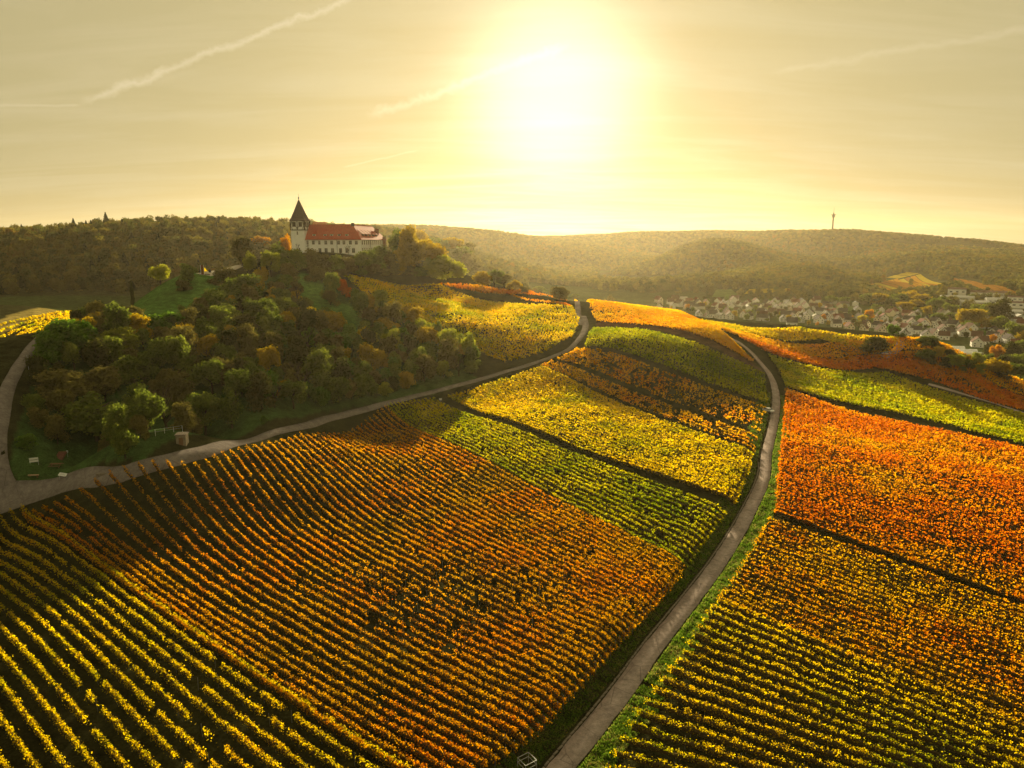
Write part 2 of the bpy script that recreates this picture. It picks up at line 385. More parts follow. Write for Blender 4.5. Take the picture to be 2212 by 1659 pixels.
def vnoise(x, y, seed=0):
    xi, yi = np.floor(x).astype(np.int64), np.floor(y).astype(np.int64); fx, fy = x - xi, y - yi
    fx, fy = fx * fx * (3 - 2 * fx), fy * fy * (3 - 2 * fy)
    def hsh(i, j):
        n = (i * 374761393 + j * 668265263 + seed * 1442695041) & 0xffffffff
        n = ((n ^ (n >> 13)) * 1274126177) & 0xffffffff
        return ((n ^ (n >> 16)) & 0xffff) / 65535.0
    return (hsh(xi, yi) * (1 - fx) + hsh(xi + 1, yi) * fx) * (1 - fy) + (hsh(xi, yi + 1) * (1 - fx) + hsh(xi + 1, yi + 1) * fx) * fy

GA = np.concatenate([np.linspace(-math.pi, -0.85, 36)[:-1], np.linspace(-0.85, 0.85, 400), np.linspace(0.85, math.pi, 36)[1:]])
GL = np.log(np.concatenate([np.geomspace(14, 60, 14)[:-1], np.geomspace(60, 700, 250)[:-1], np.geomspace(700, 6000, 110)]))
_ga, _gl = np.meshgrid(GA, GL, indexing='ij')
GZ = _rbf(_ga, _gl)
_gd = np.exp(_gl); GX, GY = np.sin(_ga) * _gd, np.cos(_ga) * _gd
_far = np.clip((_gd - 900) / 1500, 0, 1)
GZ = GZ + _far * 40 * (vnoise(GX / 560, GY / 560, 3) - 0.5) + _far * 12 * (vnoise(GX / 170, GY / 170, 5) - 0.5)
GZ = GZ + 55 * np.exp(-((_gd - 1750) / 480.0) ** 2) * (vnoise(GX / 520, GY / 520, 23) - 0.5) * np.clip((_ga - .02) / .06, 0, 1) * np.clip((.44 - _ga) / .06, 0, 1)
GZ = GZ + 0.25 * (vnoise(GX / 7, GY / 7, 9) - 0.5) * np.clip((_gd - 60) / 100, 0, 1)
GZ = GZ + CZ

def hz(x, y):
    x, y = np.asarray(x, float), np.asarray(y, float)
    a = np.interp(np.arctan2(x, y), GA, np.arange(len(GA))); l = np.interp(np.log(np.hypot(x, y) + 1e-6), GL, np.arange(len(GL)))
    i = np.clip(a.astype(int), 0, len(GA) - 2); j = np.clip(l.astype(int), 0, len(GL) - 2); fa, fl = a - i, l - j
    return (GZ[i, j] * (1 - fa) + GZ[i + 1, j] * fa) * (1 - fl) + (GZ[i, j + 1] * (1 - fa) + GZ[i + 1, j + 1] * fa) * fl
def H(x, y): return float(hz(x, y))

_DS = np.geomspace(40, 5800, 3000)
def at(u, v, dmin=40.0):
    """the point of the ground seen at a pixel"""
    a, t, _ = ray(u, v)
    x, y = np.sin(a) * _DS, np.cos(a) * _DS
    gap = hz(x, y) - (CZ + t * _DS)
    ok = np.nonzero((gap >= 0) & (_DS >= dmin))[0]
    if len(ok) == 0:                       # grazes past: take the closest approach
        k = int(np.argmax(np.where(_DS >= dmin, gap, -1e9))); d = _DS[k]
    else:
        k = ok[0]
        if k > 0 and gap[k - 1] < 0: d = _DS[k - 1] + (_DS[k] - _DS[k - 1]) * (-gap[k - 1]) / (gap[k] - gap[k - 1])
        else: d = _DS[k]
    return np.array((math.sin(a) * d, math.cos(a) * d))
def P3(u, v, dz=0.0, dmin=40.0):
    p = at(u, v, dmin); return Vector((p[0], p[1], H(*p) + dz))
K = 1024 / 2212.0
def dsp(x, y): return (x * K, y * K)                       # coordinates read off the whole picture at 2212 px
def z2(x, y): return (x * .12346, 204.8 + y * .12346)
def z3(x, y): return (204.8 + x * .12346, 238.9 + y * .12346)
def z4(x, y): return (614.4 + .10803 * x, 266.2 + .10803 * y)
def z5(x, y): return (819.2 + .09259 * x, 266.2 + .09259 * y)
def z6(x, y): return (x * .10803, 375.5 + y * .10803)
def z7(x, y): return (477.9 + x * .1389, 273.1 + y * .1389)

def in_poly(px, py, poly):
    c = np.zeros(px.shape, bool); n = len(poly)
    for i in range(n):
        (x0, y0), (x1, y1) = poly[i], poly[(i + 1) % n]
        if y0 == y1: continue
        c ^= ((y0 > py) != (y1 > py)) & (px < (x1 - x0) * (py - y0) / (y1 - y0) + x0)
    return c

def smooth_line(pts, step):
    """Catmull-Rom through world points, resampled"""
    pts = [np.asarray(p, float) for p in pts]; pts = [2 * pts[0] - pts[1]] + pts + [2 * pts[-1] - pts[-2]]
    o = []
    for i in range(1, len(pts) - 2):
        p0, p1, p2, p3 = pts[i - 1:i + 3]; n = max(2, int(np.linalg.norm(p2 - p1) / step))
        for t in np.linspace(0, 1, n, endpoint=False):
            o.append(0.5 * (2 * p1 + (p2 - p0) * t + (2 * p0 - 5 * p1 + 4 * p2 - p3) * t * t + (3 * p1 - p0 - 3 * p2 + p3) * t ** 3))
    o.append(pts[-2]); return np.array(o)

ROAD_R = [at(*p) for p in ((505, 842), dsp(1213, 1659), dsp(1371, 1456), dsp(1525, 1253), dsp(1588, 1160), dsp(1625, 1090), dsp(1650, 1032), dsp(1656, 980), dsp(1668, 930), dsp(1675, 890),
                           dsp(1676, 851), dsp(1664, 812), dsp(1641, 782), dsp(1619, 758), dsp(1593, 738), dsp(1561, 724), dsp(1537, 713), dsp(1514, 702), dsp(1494, 693))]
ROAD_R = smooth_line(ROAD_R, 2.0)

def raise_bank():
    """the vines on the inner side of the track stand on a low bank"""
    sel = (_gd < 290) & (np.abs(_ga) < .8) & (_gd > 50)
    p = np.stack([GX[sel], GY[sel]], -1); t = np.gradient(ROAD_R, axis=0); t /= np.linalg.norm(t, axis=1)[:, None]
    best = np.full(len(p), 1e9); lat = np.zeros(len(p))
    for i in range(0, len(ROAD_R)):
        v = p - ROAD_R[i]; d = np.hypot(v[:, 0], v[:, 1]); k = d < best
        best[k] = d[k]; lat[k] = (v[:, 0] * -t[i, 1] + v[:, 1] * t[i, 0])[k]
    q = np.clip((lat - 1.9) / 5.0, 0, 1); q = q * q * (3 - 2 * q)
    GZ[sel] += 1.35 * q * np.exp(-np.maximum(lat - 7, 0) / 40) * np.clip((285 - _gd[sel]) / 60, 0, 1)
raise_bank()

def ground_material():
    m, nt = new_mat('ground cover'); N, L = nt.nodes, nt.links
    out = N.new('ShaderNodeOutputMaterial'); p = N.new('ShaderNodeBsdfPrincipled'); p.inputs['Roughness'].default_value = 1.0
    p.inputs['Specular IOR Level'].default_value = 0.0
    at_ = N.new('ShaderNodeAttribute'); at_.attribute_name = 'cover'
    geo = N.new('ShaderNodeNewGeometry')
    acc = None
    for sc, amp in ((0.35, .5), (2.6, .6), (0.03, .35)):
        nz = N.new('ShaderNodeTexNoise'); nz.inputs['Scale'].default_value = sc; nz.inputs['Detail'].default_value = 6; nz.inputs['Roughness'].default_value = .7
        L.new(geo.outputs['Position'], nz.inputs['Vector'])
        r = N.new('ShaderNodeMapRange'); r.inputs[1].default_value = .3; r.inputs[2].default_value = .7
        r.inputs[3].default_value = 1 - amp; r.inputs[4].default_value = 1 + amp; L.new(nz.outputs['Fac'], r.inputs[0])
        if acc is None: acc = r.outputs[0]
        else:
            q = N.new('ShaderNodeMath'); q.operation = 'MULTIPLY'; L.new(acc, q.inputs[0]); L.new(r.outputs[0], q.inputs[1]); acc = q.outputs[0]
        last = nz
        if sc == 2.6: fine = nz
    s = N.new('ShaderNodeVectorMath'); s.operation = 'SCALE'; L.new(at_.outputs['Color'], s.inputs[0]); L.new(acc, s.inputs['Scale'])
    b = N.new('ShaderNodeBump'); b.inputs['Strength'].default_value = .7; b.inputs['Distance'].default_value = .25; L.new(fine.outputs['Fac'], b.inputs['Height'])
    L.new(b.outputs[0], p.inputs['Normal'])
    L.new(s.outputs[0], p.inputs['Base Color']); L.new(p.outputs[0], out.inputs[0])
    return m

def poly_at(*pp): return [at(*p) for p in pp]

MEADOWS = [[z3(1130, 300), z3(1350, 480), z3(1680, 600), z3(1900, 730), z3(2212, 880), z3(2212, 330)], [z3(740, 290), z3(920, 300), z3(1010, 500), z3(1270, 560), z3(1310, 650), z3(1240, 780), z3(1130, 690), z3(930, 590), z3(820, 530), z3(580, 490), z3(770, 430)], [z2(1080, 760), z2(1640, 570), z2(1920, 590), z2(1720, 720), z2(1580, 820), z2(1260, 980), z2(1080, 920)]]
def build_ground():
    na, nl = GX.shape
    V = np.stack([GX, GY, GZ], -1).reshape(-1, 3)
    idx = np.arange(na * nl).reshape(na, nl)
    F = np.stack([idx[:-1, :-1], idx[:-1, 1:], idx[1:, 1:], idx[1:, :-1]], -1).reshape(-1, 4)
    me = np_mesh('ground', V, F, ground_material(), smooth=True)
    d, x, y, z = _gd.ravel(), GX.ravel(), GY.ravel(), GZ.ravel() - CZ
    c = np.empty((len(V), 4), np.float32); c[:] = (.030, .030, .012, 1)             # grass and soil between the vines
    def paint(mask, col): c[mask, :3] = col
    paint(d > 500, (.05, .068, .02))
    paint((d > 640) & (x < 0.0 * y), (.05, .05, .02))
    paint((d > 1250) & (z > -74), (.06, .06, .025))
    hill = poly_at(z2(250, 1500), z2(330, 1080), z2(850, 850), z2(1240, 690), z2(1640, 575), z2(1960, 590), z3(800, 260), z3(1200, 450), z3(1900, 760), z3(2212, 1140), z3(900, 1400), z6(1300, 800), z6(100, 950))
    paint(in_poly(x, y, hill), (.042, .075, .021))
    for m_ in MEADOWS[1:]: paint(in_poly(x, y, poly_at(*m_)), (.075, .150, .030))
    left = poly_at((-80, 326), (0, 319), (95, 311), (96, 317), (0, 334), (-80, 345))
    paint(in_poly(x, y, left), (.24, .19, .06))
    bare = poly_at(z7(850, 390), z7(850, 345), z7(1985, 640), z7(2060, 720))
    paint(in_poly(x, y, bare), (.085, .05, .03))
    a = me.attributes.new('cover', 'FLOAT_COLOR', 'POINT'); a.data.foreach_set('color', c.ravel())
    tag(link(bpy.data.objects.new('ground', me)), 'rolling ground of the vineyard slopes, castle hill and valley', kind='structure')
build_ground()

def strip(name, line, wid, dz, mat, skirt=0.35, label=None, jitter=0.0, nacross=2):
    """a road laid on the land: cross sections every step of the line, with side skirts"""
    line = np.asarray(line); t = np.gradient(line, axis=0); t /= np.linalg.norm(t, axis=1)[:, None]; nrm = np.stack([t[:, 1], -t[:, 0]], -1)
    n = len(line); w = np.broadcast_to(np.asarray(wid, float), (n,))
    offs = np.linspace(-.5, .5, nacross + 1)
    jl = 1 + jitter * (rng.random(n) - .5); jr = 1 + jitter * (rng.random(n) - .5)
    cols = []
    for k, o in enumerate(offs):
        j = jl if k == 0 else (jr if k == nacross else 1.0)
        q = line + nrm * (o * w * j)[:, None]; cols.append(np.column_stack([q, hz(q[:, 0], q[:, 1]) + dz]))
    lo, hi = cols[0].copy(), cols[-1].copy(); lo[:, 2] -= skirt; hi[:, 2] -= skirt
    cols = [lo] + cols + [hi]; V = np.stack(cols, 1).reshape(-1, 3); m = len(cols)
    idx = np.arange(n * m).reshape(n, m)
    F = np.stack([idx[:-1, :-1], idx[:-1, 1:], idx[1:, 1:], idx[1:, :-1]], -1).reshape(-1, 4)
    return tag(link(bpy.data.objects.new(name, np_mesh(name, V, F, mat))), label, kind='structure')

ROAD_L = smooth_line([at(*p) for p in ((-60, 530), dsp(-20, 1085), dsp(100, 1056), dsp(233, 1030), *[dsp(233 + 799 * t / 14, 1030 - 209 * t / 14) for t in range(1, 15)], dsp(1092, 803),
                                         dsp(1152, 785), dsp(1200, 768), dsp(1236, 749), dsp(1257, 725), dsp(1265, 704), dsp(1260, 683), dsp(1248, 662), dsp(1238, 650))], 2.0)
ROAD_H = smooth_line([at(*p) for p in (dsp(40, 1085), dsp(6, 1020), dsp(-2, 960), dsp(4, 900), dsp(16, 842), dsp(35, 802), dsp(61, 762), dsp(83, 735), dsp(100, 722))], 2.0)
strip('vineyard_track', ROAD_R, 2.9, .10, MAT['asphalt'], label='pale concrete track curving between the two vineyards', jitter=.13)
strip('hill_road', ROAD_L, np.interp(np.arange(len(ROAD_L)), [0, 18, 45], [5.2, 4.6, 3.1]), .12, MAT['tar'], label='pale road along the foot of the castle hill', jitter=.05)
strip('side_road', ROAD_H, 3.0, .14, MAT['tar'], label='grey road climbing round the far side of the castle hill', jitter=.05)
strip('valley_road', smooth_line([at(*z5(800, 770)), at(*z5(870, 830)), at(*z5(860, 880)), at(*z5(800, 930)), at(*z5(740, 965)), at(*z5(690, 985))], 3), 4.5, .2, MAT['asphalt'], label='short curve of road between the vineyards and the village')
strip('field_track', smooth_line([at(*z5(1180, 1275)), at(*z5(1450, 1350)), at(*z5(1700, 1425)), at(*z5(1950, 1500)), at(*z5(2300, 1620))], 3), 3.0, .15, MAT['asphalt'], label='pale track running down between the orange strips to the edge of the picture')
strip('castle_path', smooth_line([np.array((math.sin(ray(u, 243)[0]) * d, math.cos(ray(u, 243)[0]) * d)) for u, d in ((200, 370), (207, 375), (217, 385), (227, 397), (240, 410))], 2), np.array([7.5]), .12, simple_mat('pale gravel', (.50, .45, .36), .95, .12, 1), label='pale gravel path running up to the castle')

# ------------------------------------------------------------------ leaves
def leaf_cloud(C, size, flat=0.0, tri=False, nrm=None, jit=.5):
    """one small kite-shaped face per centre, randomly turned; flat > 0 leans them upright"""
    n = len(C); a = rng.normal(size=(n, 3)); a[:, 2] *= (1 - flat); a /= np.linalg.norm(a, axis=1)[:, None] + 1e-9
    b = np.cross(a, rng.normal(size=(n, 3))); b /= np.linalg.norm(b, axis=1)[:, None] + 1e-9
    if nrm is not None:                    # faces look outwards from the clump they grow on
        nn = nrm / (np.linalg.norm(nrm, axis=1)[:, None] + 1e-9) + rng.normal(0, jit, (n, 3)); nn /= np.linalg.norm(nn, axis=1)[:, None] + 1e-9
        a = np.cross(nn, rng.normal(size=(n, 3))); a /= np.linalg.norm(a, axis=1)[:, None] + 1e-9; b = np.cross(nn, a)
    s = (np.asarray(size) * np.ones(n) * (0.7 + 0.6 * rng.random(n)))[:, None]
    if tri:
        V = np.stack([C - a * s * .6 - b * s * .5, C - a * s * .6 + b * s * .5, C + a * s * .75], 1)
        return V.reshape(-1, 3), np.arange(3 * n).reshape(n, 3)
    c = np.cross(a, b)
    V = np.stack([C - a * s * .55, C + b * s * .5 + c * s * .12, C + a * s * .6, C - b * s * .5 + c * s * .12], 1)
    return V.reshape(-1, 3), np.arange(4 * n).reshape(n, 4)

# ------------------------------------------------------------------ vineyards
def arc(pts):
    pts = np.asarray(pts, float)
    if len(pts) == 1: return lambda t: pts[0]
    s = np.concatenate([[0], np.cumsum(np.linalg.norm(np.diff(pts, axis=0), axis=1))]); s /= s[-1]
    return lambda t: np.array((np.interp(t, s, pts[:, 0]), np.interp(t, s, pts[:, 1])))

ROWS = []      # (points, block)
def ladder(block, Ls, Rs, Ms=None, gap=2.2, world=False, skip=()):
    """rows between a left edge and a right edge (and through a middle line), near to far"""
    def foot(p):                       # the edges were read off the foliage, about a metre above the soil
        d = np.linalg.norm(at(*p)); return at(p[0], p[1] + .9 * FPX / d)
    conv = (lambda q: [np.asarray(p, float) for p in q]) if world else (lambda q: [foot(p) for p in q])
    L, Rr = conv(Ls), conv(Rs); M_ = conv(Ms) if Ms else None
    fl, fr = arc(L), arc(Rr); fm = arc(M_) if M_ else None
    d0 = (M_[-1] - M_[0]) if M_ else ((L[-1] + Rr[-1]) - (L[0] + Rr[0])) / 2
    t = (Rr[0] - L[0]) / np.linalg.norm(Rr[0] - L[0])
    sep = abs(d0[0] * t[1] - d0[1] * t[0])
    n = max(1, int(round(sep / gap)))
    for i in range(n + 1):
        if any(a <= i / max(n, 1) <= b for a, b in skip): continue
        a, c = fl(i / n), fr(i / n)
        length = np.linalg.norm(c - a); k = max(4, int(length / 1.25))
        s = np.linspace(0, 1, k)[:, None]
        if fm is not None:
            b = fm(i / n); sm = np.linalg.norm(b - a) / (np.linalg.norm(b - a) + np.linalg.norm(c - b))
            pts = np.where(s < sm, a + (b - a) * (s / sm), b + (c - b) * ((s - sm) / (1 - sm)))
        else: pts = a + (c - a) * s
        ROWS.append((pts, block, i, n))

BLOCKS = {  # material, vigour, missing share, look, where the count starts
    'front': ('yellow', 1.15, .20, 'yellow green vine row with gaps', 'from the rust block, counting towards the near corner', -1),
    'rust': ('rust', .95, .11, 'rust orange vine row', 'up from the yellow green corner block', 1),
    'speckled': ('yellowgreen', .9, .14, 'yellow green vine row', 'below the dark grass strip', -1),
    'lemon': ('yellow', 1.05, .05, 'dense lemon yellow vine row', 'above the dark grass strip', 1),
    'mixed': ('gold', .85, .26, 'patchy orange and gold vine row', 'below the green block', -1),
    'greenblock': ('green', 1.1, .02, 'dense green vine row', 'below the bare brown strip', -1),
    'crest': ('amber', 1.0, .04, 'amber vine row', 'above the bare brown strip', 1),
    'fire': ('orange', 1.0, .05, 'deep orange vine row', 'above the dark gap beside the track bend', 1),
    'ember': ('gold', 1.0, .08, 'gold and red vine row', 'below the large orange block', -1),
    'nearright': ('yellow', 1.1, .05, 'yellow green vine row beside the grassy verge', 'below the gold and red block', -1),
    'ribbon': ('yellowgreen', 1.0, .05, 'yellow green vine row', 'above the large orange block', 1),
    'strip1': ('orange', 1.0, .03, 'orange vine row', 'above the yellow green band', 1),
    'trackside': ('orange', 1.0, .03, 'orange vine row', 'above the pale field track', 1),
    'strip2': ('amber', 1.0, .03, 'amber vine row', 'above the narrow orange strip', 1),
    'strip3': ('yellow', 1.0, .03, 'yellow vine row', 'in the edge strip overlooking the village', 1),
    'shoulder': ('yellow', 1.1, .05, 'golden hillside vine row', 'up from the road below the castle', 1),
    'shouldertop': ('orange', .95, .08, 'orange vine row', 'in the upper corner of the hillside vineyard', 1),
    'lefthill': ('yellow', .9, .1, 'yellow vine row', 'beyond the road round the castle hill', 1),
    'pathside': ('yellow', 1.0, .1, 'yellow vine row', 'beside the gravel path to the castle', 1),
    'far': ('amber', 1.0, .02, 'amber vine row', 'in the small plot beside the village road', 1),
}
GROUPS = {'front': 'near corner', 'rust': 'rust orange', 'speckled': 'speckled yellow green', 'lemon': 'lemon yellow', 'mixed': 'patchy gold', 'greenblock': 'green', 'crest': 'crest', 'fire': 'large orange',
          'ember': 'gold and red', 'nearright': 'near verge', 'ribbon': 'yellow green band', 'strip1': 'narrow orange', 'trackside': 'field track', 'strip2': 'amber strip', 'strip3': 'edge strip', 'shoulder': 'hillside', 'shouldertop': 'upper hillside',
          'lefthill': 'far roadside', 'pathside': 'gravel path', 'far': 'village road'}
def nth(i):
    return '%d%s' % (i, 'th' if 10 < i % 100 < 14 else {1: 'st', 2: 'nd', 3: 'rd'}.get(i % 10, 'th'))
AB = [at(22.7, 512), at(185, 617), at(432, 795)]
_t = (AB[2] - AB[0]) / np.linalg.norm(AB[2] - AB[0]); _nn = np.array((_t[1], -_t[0]))
if _nn[1] > 0: _nn = -_nn
ladder('front', [AB[0] + _nn * 66 - _t * 20, AB[0] + _nn * 12 - _t * 10, AB[0]], [AB[2] + _nn * 66 - _t * 10, AB[2]], None, 2.2, True)
ladder('rust', [(24, 516), (66, 501), (199, 465.5), (296, 438), (385.4, 406.5)], [(436, 790), (500, 757), (536, 730), (594, 668), (628, 632), (654, 605), (684, 568)],
       None, 2.0)
ladder('speckled', [(386.5, 404.6), (434, 399.5)], [(686, 566), (724, 514)], [(512, 472), (567, 452)], 1.75)
ladder('lemon', [(449, 396.5), (500, 381), (541, 367)], [(734, 503), (748, 470), (751, 455)], [(583, 449), (629, 409)], 1.75)
ladder('mixed', [(543, 365.5), (577, 349.5)], [(753, 451), (764, 408)], [(634, 404), (668, 374)], 2.1, skip=((.28, .42),))
ladder('greenblock', [(586, 345.5), (594, 329)], [(766, 402), (763, 374)], None, 2.3)
ladder('crest', [(597, 320.5), (592, 312), (575, 300)], [(752, 361), (735, 345), (692, 319.5)], None, 2.4)
ladder('nearright', [(545, 850), (610, 765), (640.5, 710), (676.6, 664), (718, 602)], [(1075, 985), (1075, 750)], None, 2.0)
ladder('ember', [(720, 600), (740, 571), (770, 520)], [(1075, 747), (1075, 629)], None, 2.0)
ladder('fire', [(776, 512), (780, 470), (787, 390)], [(1075, 620), (1075, 464)], None, 2.0)
ladder('ribbon', [(787, 386), (782, 372), (770, 356)], [(1075, 460), (1075, 427)], [(903, 413), (885, 373)], 2.1)
ladder('trackside', [(880, 368), (880, 362)], [(1045, 414), (1045, 398)], [(960, 390), (960, 375)], 2.2)
ladder('strip1', [(766, 351), (740, 337)], [(1060, 414), (1060, 404)], [(872, 367.5), (850, 357)], 2.2)
ladder('strip2', [(735, 334), (716, 326.5)], [(1060, 401), (1060, 391)], [(850, 354.5), (832, 343.5)], 2.2)
ladder('strip3', [(714, 325.5), (702, 321)], [(886, 352), (900, 338)], [(820, 338), (800, 328)], 2.1)
ladder('shoulder', [(441, 333), (405, 318), (375, 305), (362, 290), (345, 276)], [(505, 361), (545, 351), (572, 336), (578, 320), (572, 307)], [(473, 347), (462, 320), (455, 300), (440, 285)], 2.0)
ladder('shouldertop', [(442, 284), (475, 285)], [(571, 306), (565, 298.5)], [(510, 294), (520, 292)], 2.3)
ladder('lefthill', [(-60, 356), (-60, 346)], [(84, 320), (84, 314.5)], None, 2.4)
ladder('pathside', [(202, 271), (206, 268.5)], [(231, 264.5), (231, 263)], None, 2.0)
ladder('far', [z5(420, 860), z5(300, 800)], [z5(700, 880), z5(800, 830)], None, 2.2)

def make_row(pts, block, detail=1.0):
    mat, vig, miss = BLOCKS[block][:3]
    x, y = pts[:, 0], pts[:, 1]; n = len(pts); d = np.hypot(x, y)
    s = np.maximum(.15, d * .00165)
    strength = .45 + .6 * vnoise(x / 9, y / 9, 21) + .6 * (rng.random(n) - .5)
    thin = 1.0
    if block == 'rust':                                   # thin, half bare vines towards the middle of the wide block
        thin = np.clip(1.2 - .62 * np.exp(-(((x + 12) / 24) ** 2 + ((y - 112) / 20) ** 2)) - .3 * np.exp(-(((x - 22) / 22) ** 2 + ((y - 165) / 28) ** 2)), .3, 1)
    if block == 'front': thin = np.clip(1.15 - .5 * np.exp(-(((x + 8) / 22) ** 2 + ((y - 88) / 12) ** 2)), .3, 1)
    if block == 'mixed': thin = np.clip(.45 + 1.3 * (vnoise(x / 18, y / 18, 5)), .25, 1)
    rid = float((pts[0, 0] * 13.7 + pts[0, 1] * 7.9) % 97)            # every row has gaps of its own
    keep = (vnoise(np.arange(n) / 2.3 + rid * 31, np.full(n, rid * 17.3), 31) * .75 + rng.random(n) * .25 > miss * 1.15) & (rng.random(n) < .62 + .38 * thin)
    area = 3.1 * vig * 1.25
    cnt = area / (s ** 2) * .60 * strength * thin * detail * (1 + np.clip(d - 200, 0, 300) / 190)
    cnt = np.where(keep, cnt, cnt * (.03 if np.ndim(thin) else .02))
    cnt = rng.poisson(np.clip(cnt, 0, 250))
    tot = int(cnt.sum())
    if tot < 8: return None
    i = np.repeat(np.arange(n), cnt)
    t = np.gradient(pts, axis=0); t /= np.linalg.norm(t, axis=1)[:, None]; nr = np.stack([t[:, 1], -t[:, 0]], -1)
    top = 1.25 + .55 * vig * np.clip(strength, .3, 1.1)
    al = rng.normal(0, .34, tot); ac = rng.normal(0, {'front': .18, 'rust': .14, 'speckled': .17, 'mixed': .2}.get(block, .17), tot)
    hgt = .5 + (top[i] - .5) * rng.beta(1.7, 1.15, tot) + np.abs(rng.normal(0, .09, tot))
    ac *= np.where(hgt > top[i] - .25, .7, 1.15)
    q = pts[i] + t[i] * al[:, None] + nr[i] * ac[:, None]
    C = np.column_stack([q, hz(pts[:, 0], pts[:, 1])[i] + hgt])
    var = np.clip(rng.beta(2, 2, tot) * .75 + .25 * vnoise(x / 3, y / 3, 77)[i], 0, 1)
    ring = ((-.09, .6), (-.11, .9), (-.05, -1), (.05, -1), (.11, .9), (.09, .6)); wid = {'front': 1.0, 'rust': .8, 'speckled': 1.0, 'mixed': 1.0}.get(block, 1.3)
    zz = hz(x, y); K_ = []
    for (o_, h_) in ring:
        hh = (top - .42 if h_ < 0 else np.minimum(h_, top - .5)) + rng.normal(0, .10, n); oo = o_ * wid * np.clip(strength + .25, .5, 1.2) + rng.normal(0, .03, n)
        q_ = pts + nr * oo[:, None] + t * rng.normal(0, .12, n)[:, None]; K_.append(np.column_stack([q_, zz + hh]))
    K_ = np.stack(K_, 1); good = keep & (np.ones(n) * thin > .55) & (d < 235)
    seg = np.nonzero(good[:-1] & good[1:])[0]
    quad = np.array([[6 * j_ + e_, 6 * j_ + e_ + 1, 6 * (j_ + 1) + e_ + 1, 6 * (j_ + 1) + e_] for j_ in seg for e_ in range(5)], int).reshape(-1, 4)
    core = (K_.reshape(-1, 3), quad, .25 * rng.random(len(quad)))  # solid inner body added so the rows stop the sun and leave dark gaps
    nrm = np.column_stack([t[i] * (al * .8)[:, None] + nr[i] * (ac * 2.2)[:, None], (hgt - 1.0)])
    return C, s[i], var, nrm, core

CANE_SHADE = simple_mat('canes and row shade', (.075, .055, .022), .95, .4, 3)  # dark brown: canes plus the shade inside the rows, put into the colour
def add_core(V, F, var, core, base):
    kv, kq, kvar = core
    if len(kq) == 0: return V, F, var
    if F.shape[1] == 3: kq = np.concatenate([kq[:, :3], kq[:, [0, 2, 3]]]); kvar = np.concatenate([kvar, kvar])
    return np.concatenate([V, kv - base]), np.concatenate([F, kq + len(V)]), np.concatenate([var, kvar - 10])

def build_rows():
    info = []
    for pts, block, ri, rn in ROWS:
        d = np.hypot(pts[:, 0], pts[:, 1]); az = np.abs(np.arctan2(pts[:, 0], pts[:, 1]))
        vis = (az < .70) & (d > 70)
        info.append((np.linalg.norm(pts[-1] - pts[0]) / max(d.mean(), 60) ** 2 if vis.any() else -1, pts, block, ri, rn))
    info = [q for q in info if q[0] > 0]
    info.sort(key=lambda q: -q[0])
    rest = {}
    post_me = MB().box((-.03, -.03, -.3), (.03, .03, 1.9)).mesh('post', MAT['post'])
    nposts = 0
    for k, (_, pts, block, ri, rn) in enumerate(info):
        lo = rng.bit_generator.state
        out = make_row(pts, block)
        if out is None: continue
        C, s, var, nrm, core = out
        if k >= 300:
            rest.setdefault(block, []).append(out); continue
        near = np.hypot(C[:, 0], C[:, 1]) < 150
        base = np.array((pts[0, 0], pts[0, 1], H(*pts[0])))
        tri = near.mean() < .25
        V, F = leaf_cloud(C - base, s * (1.12 if tri else 1.0), .15, tri, nrm)
        V, F, var = add_core(V, F, var, core, base)
        look, where, way = BLOCKS[block][3:]
        o = empty('vine_row', base, 0, '%s, %s %s' % (look, nth(ri + 1 if way > 0 else rn - ri + 1), where), 'vine row', 'vine rows of the %s block' % GROUPS[block])
        fo = link(bpy.data.objects.new('foliage', np_mesh('foliage', V, F, VINE[BLOCKS[block][0]], var)), o); fo.data.materials.append(CANE_SHADE)
        dd = np.hypot(pts[:, 0], pts[:, 1]); az = np.abs(np.arctan2(pts[:, 0], pts[:, 1]))
        if dd.min() < 118:
            step = 5
            for j in list(range(0, len(pts), step)) + [len(pts) - 1]:
                if dd[j] < 125 and az[j] < .66 and nposts < 1600:
                    p = put('post', post_me, o, (pts[j, 0] - base[0], pts[j, 1] - base[1], H(*pts[j]) - base[2])); nposts += 1
                    p.rotation_euler = (rng.normal(0, .03), rng.normal(0, .03), rng.random() * 3)
    for block, lst in rest.items():
        C = np.concatenate([q[0] for q in lst]); s = np.concatenate([q[1] for q in lst]); var = np.concatenate([q[2] for q in lst])
        V, F = leaf_cloud(C, s * 1.12, .15, True, np.concatenate([q[3] for q in lst]))
        for q in lst: V, F, var = add_core(V, F, var, q[4], np.zeros(3))
        o = link(bpy.data.objects.new('vine_foliage', np_mesh('vine_foliage', V, F, VINE[BLOCKS[block][0]], var))); o.data.materials.append(CANE_SHADE)
        tag(o, BLOCKS[block][3].replace('vine row', 'vines merging into a mass') + ' in the ' + GROUPS[block] + ' block', 'vines', kind='stuff')
build_rows()

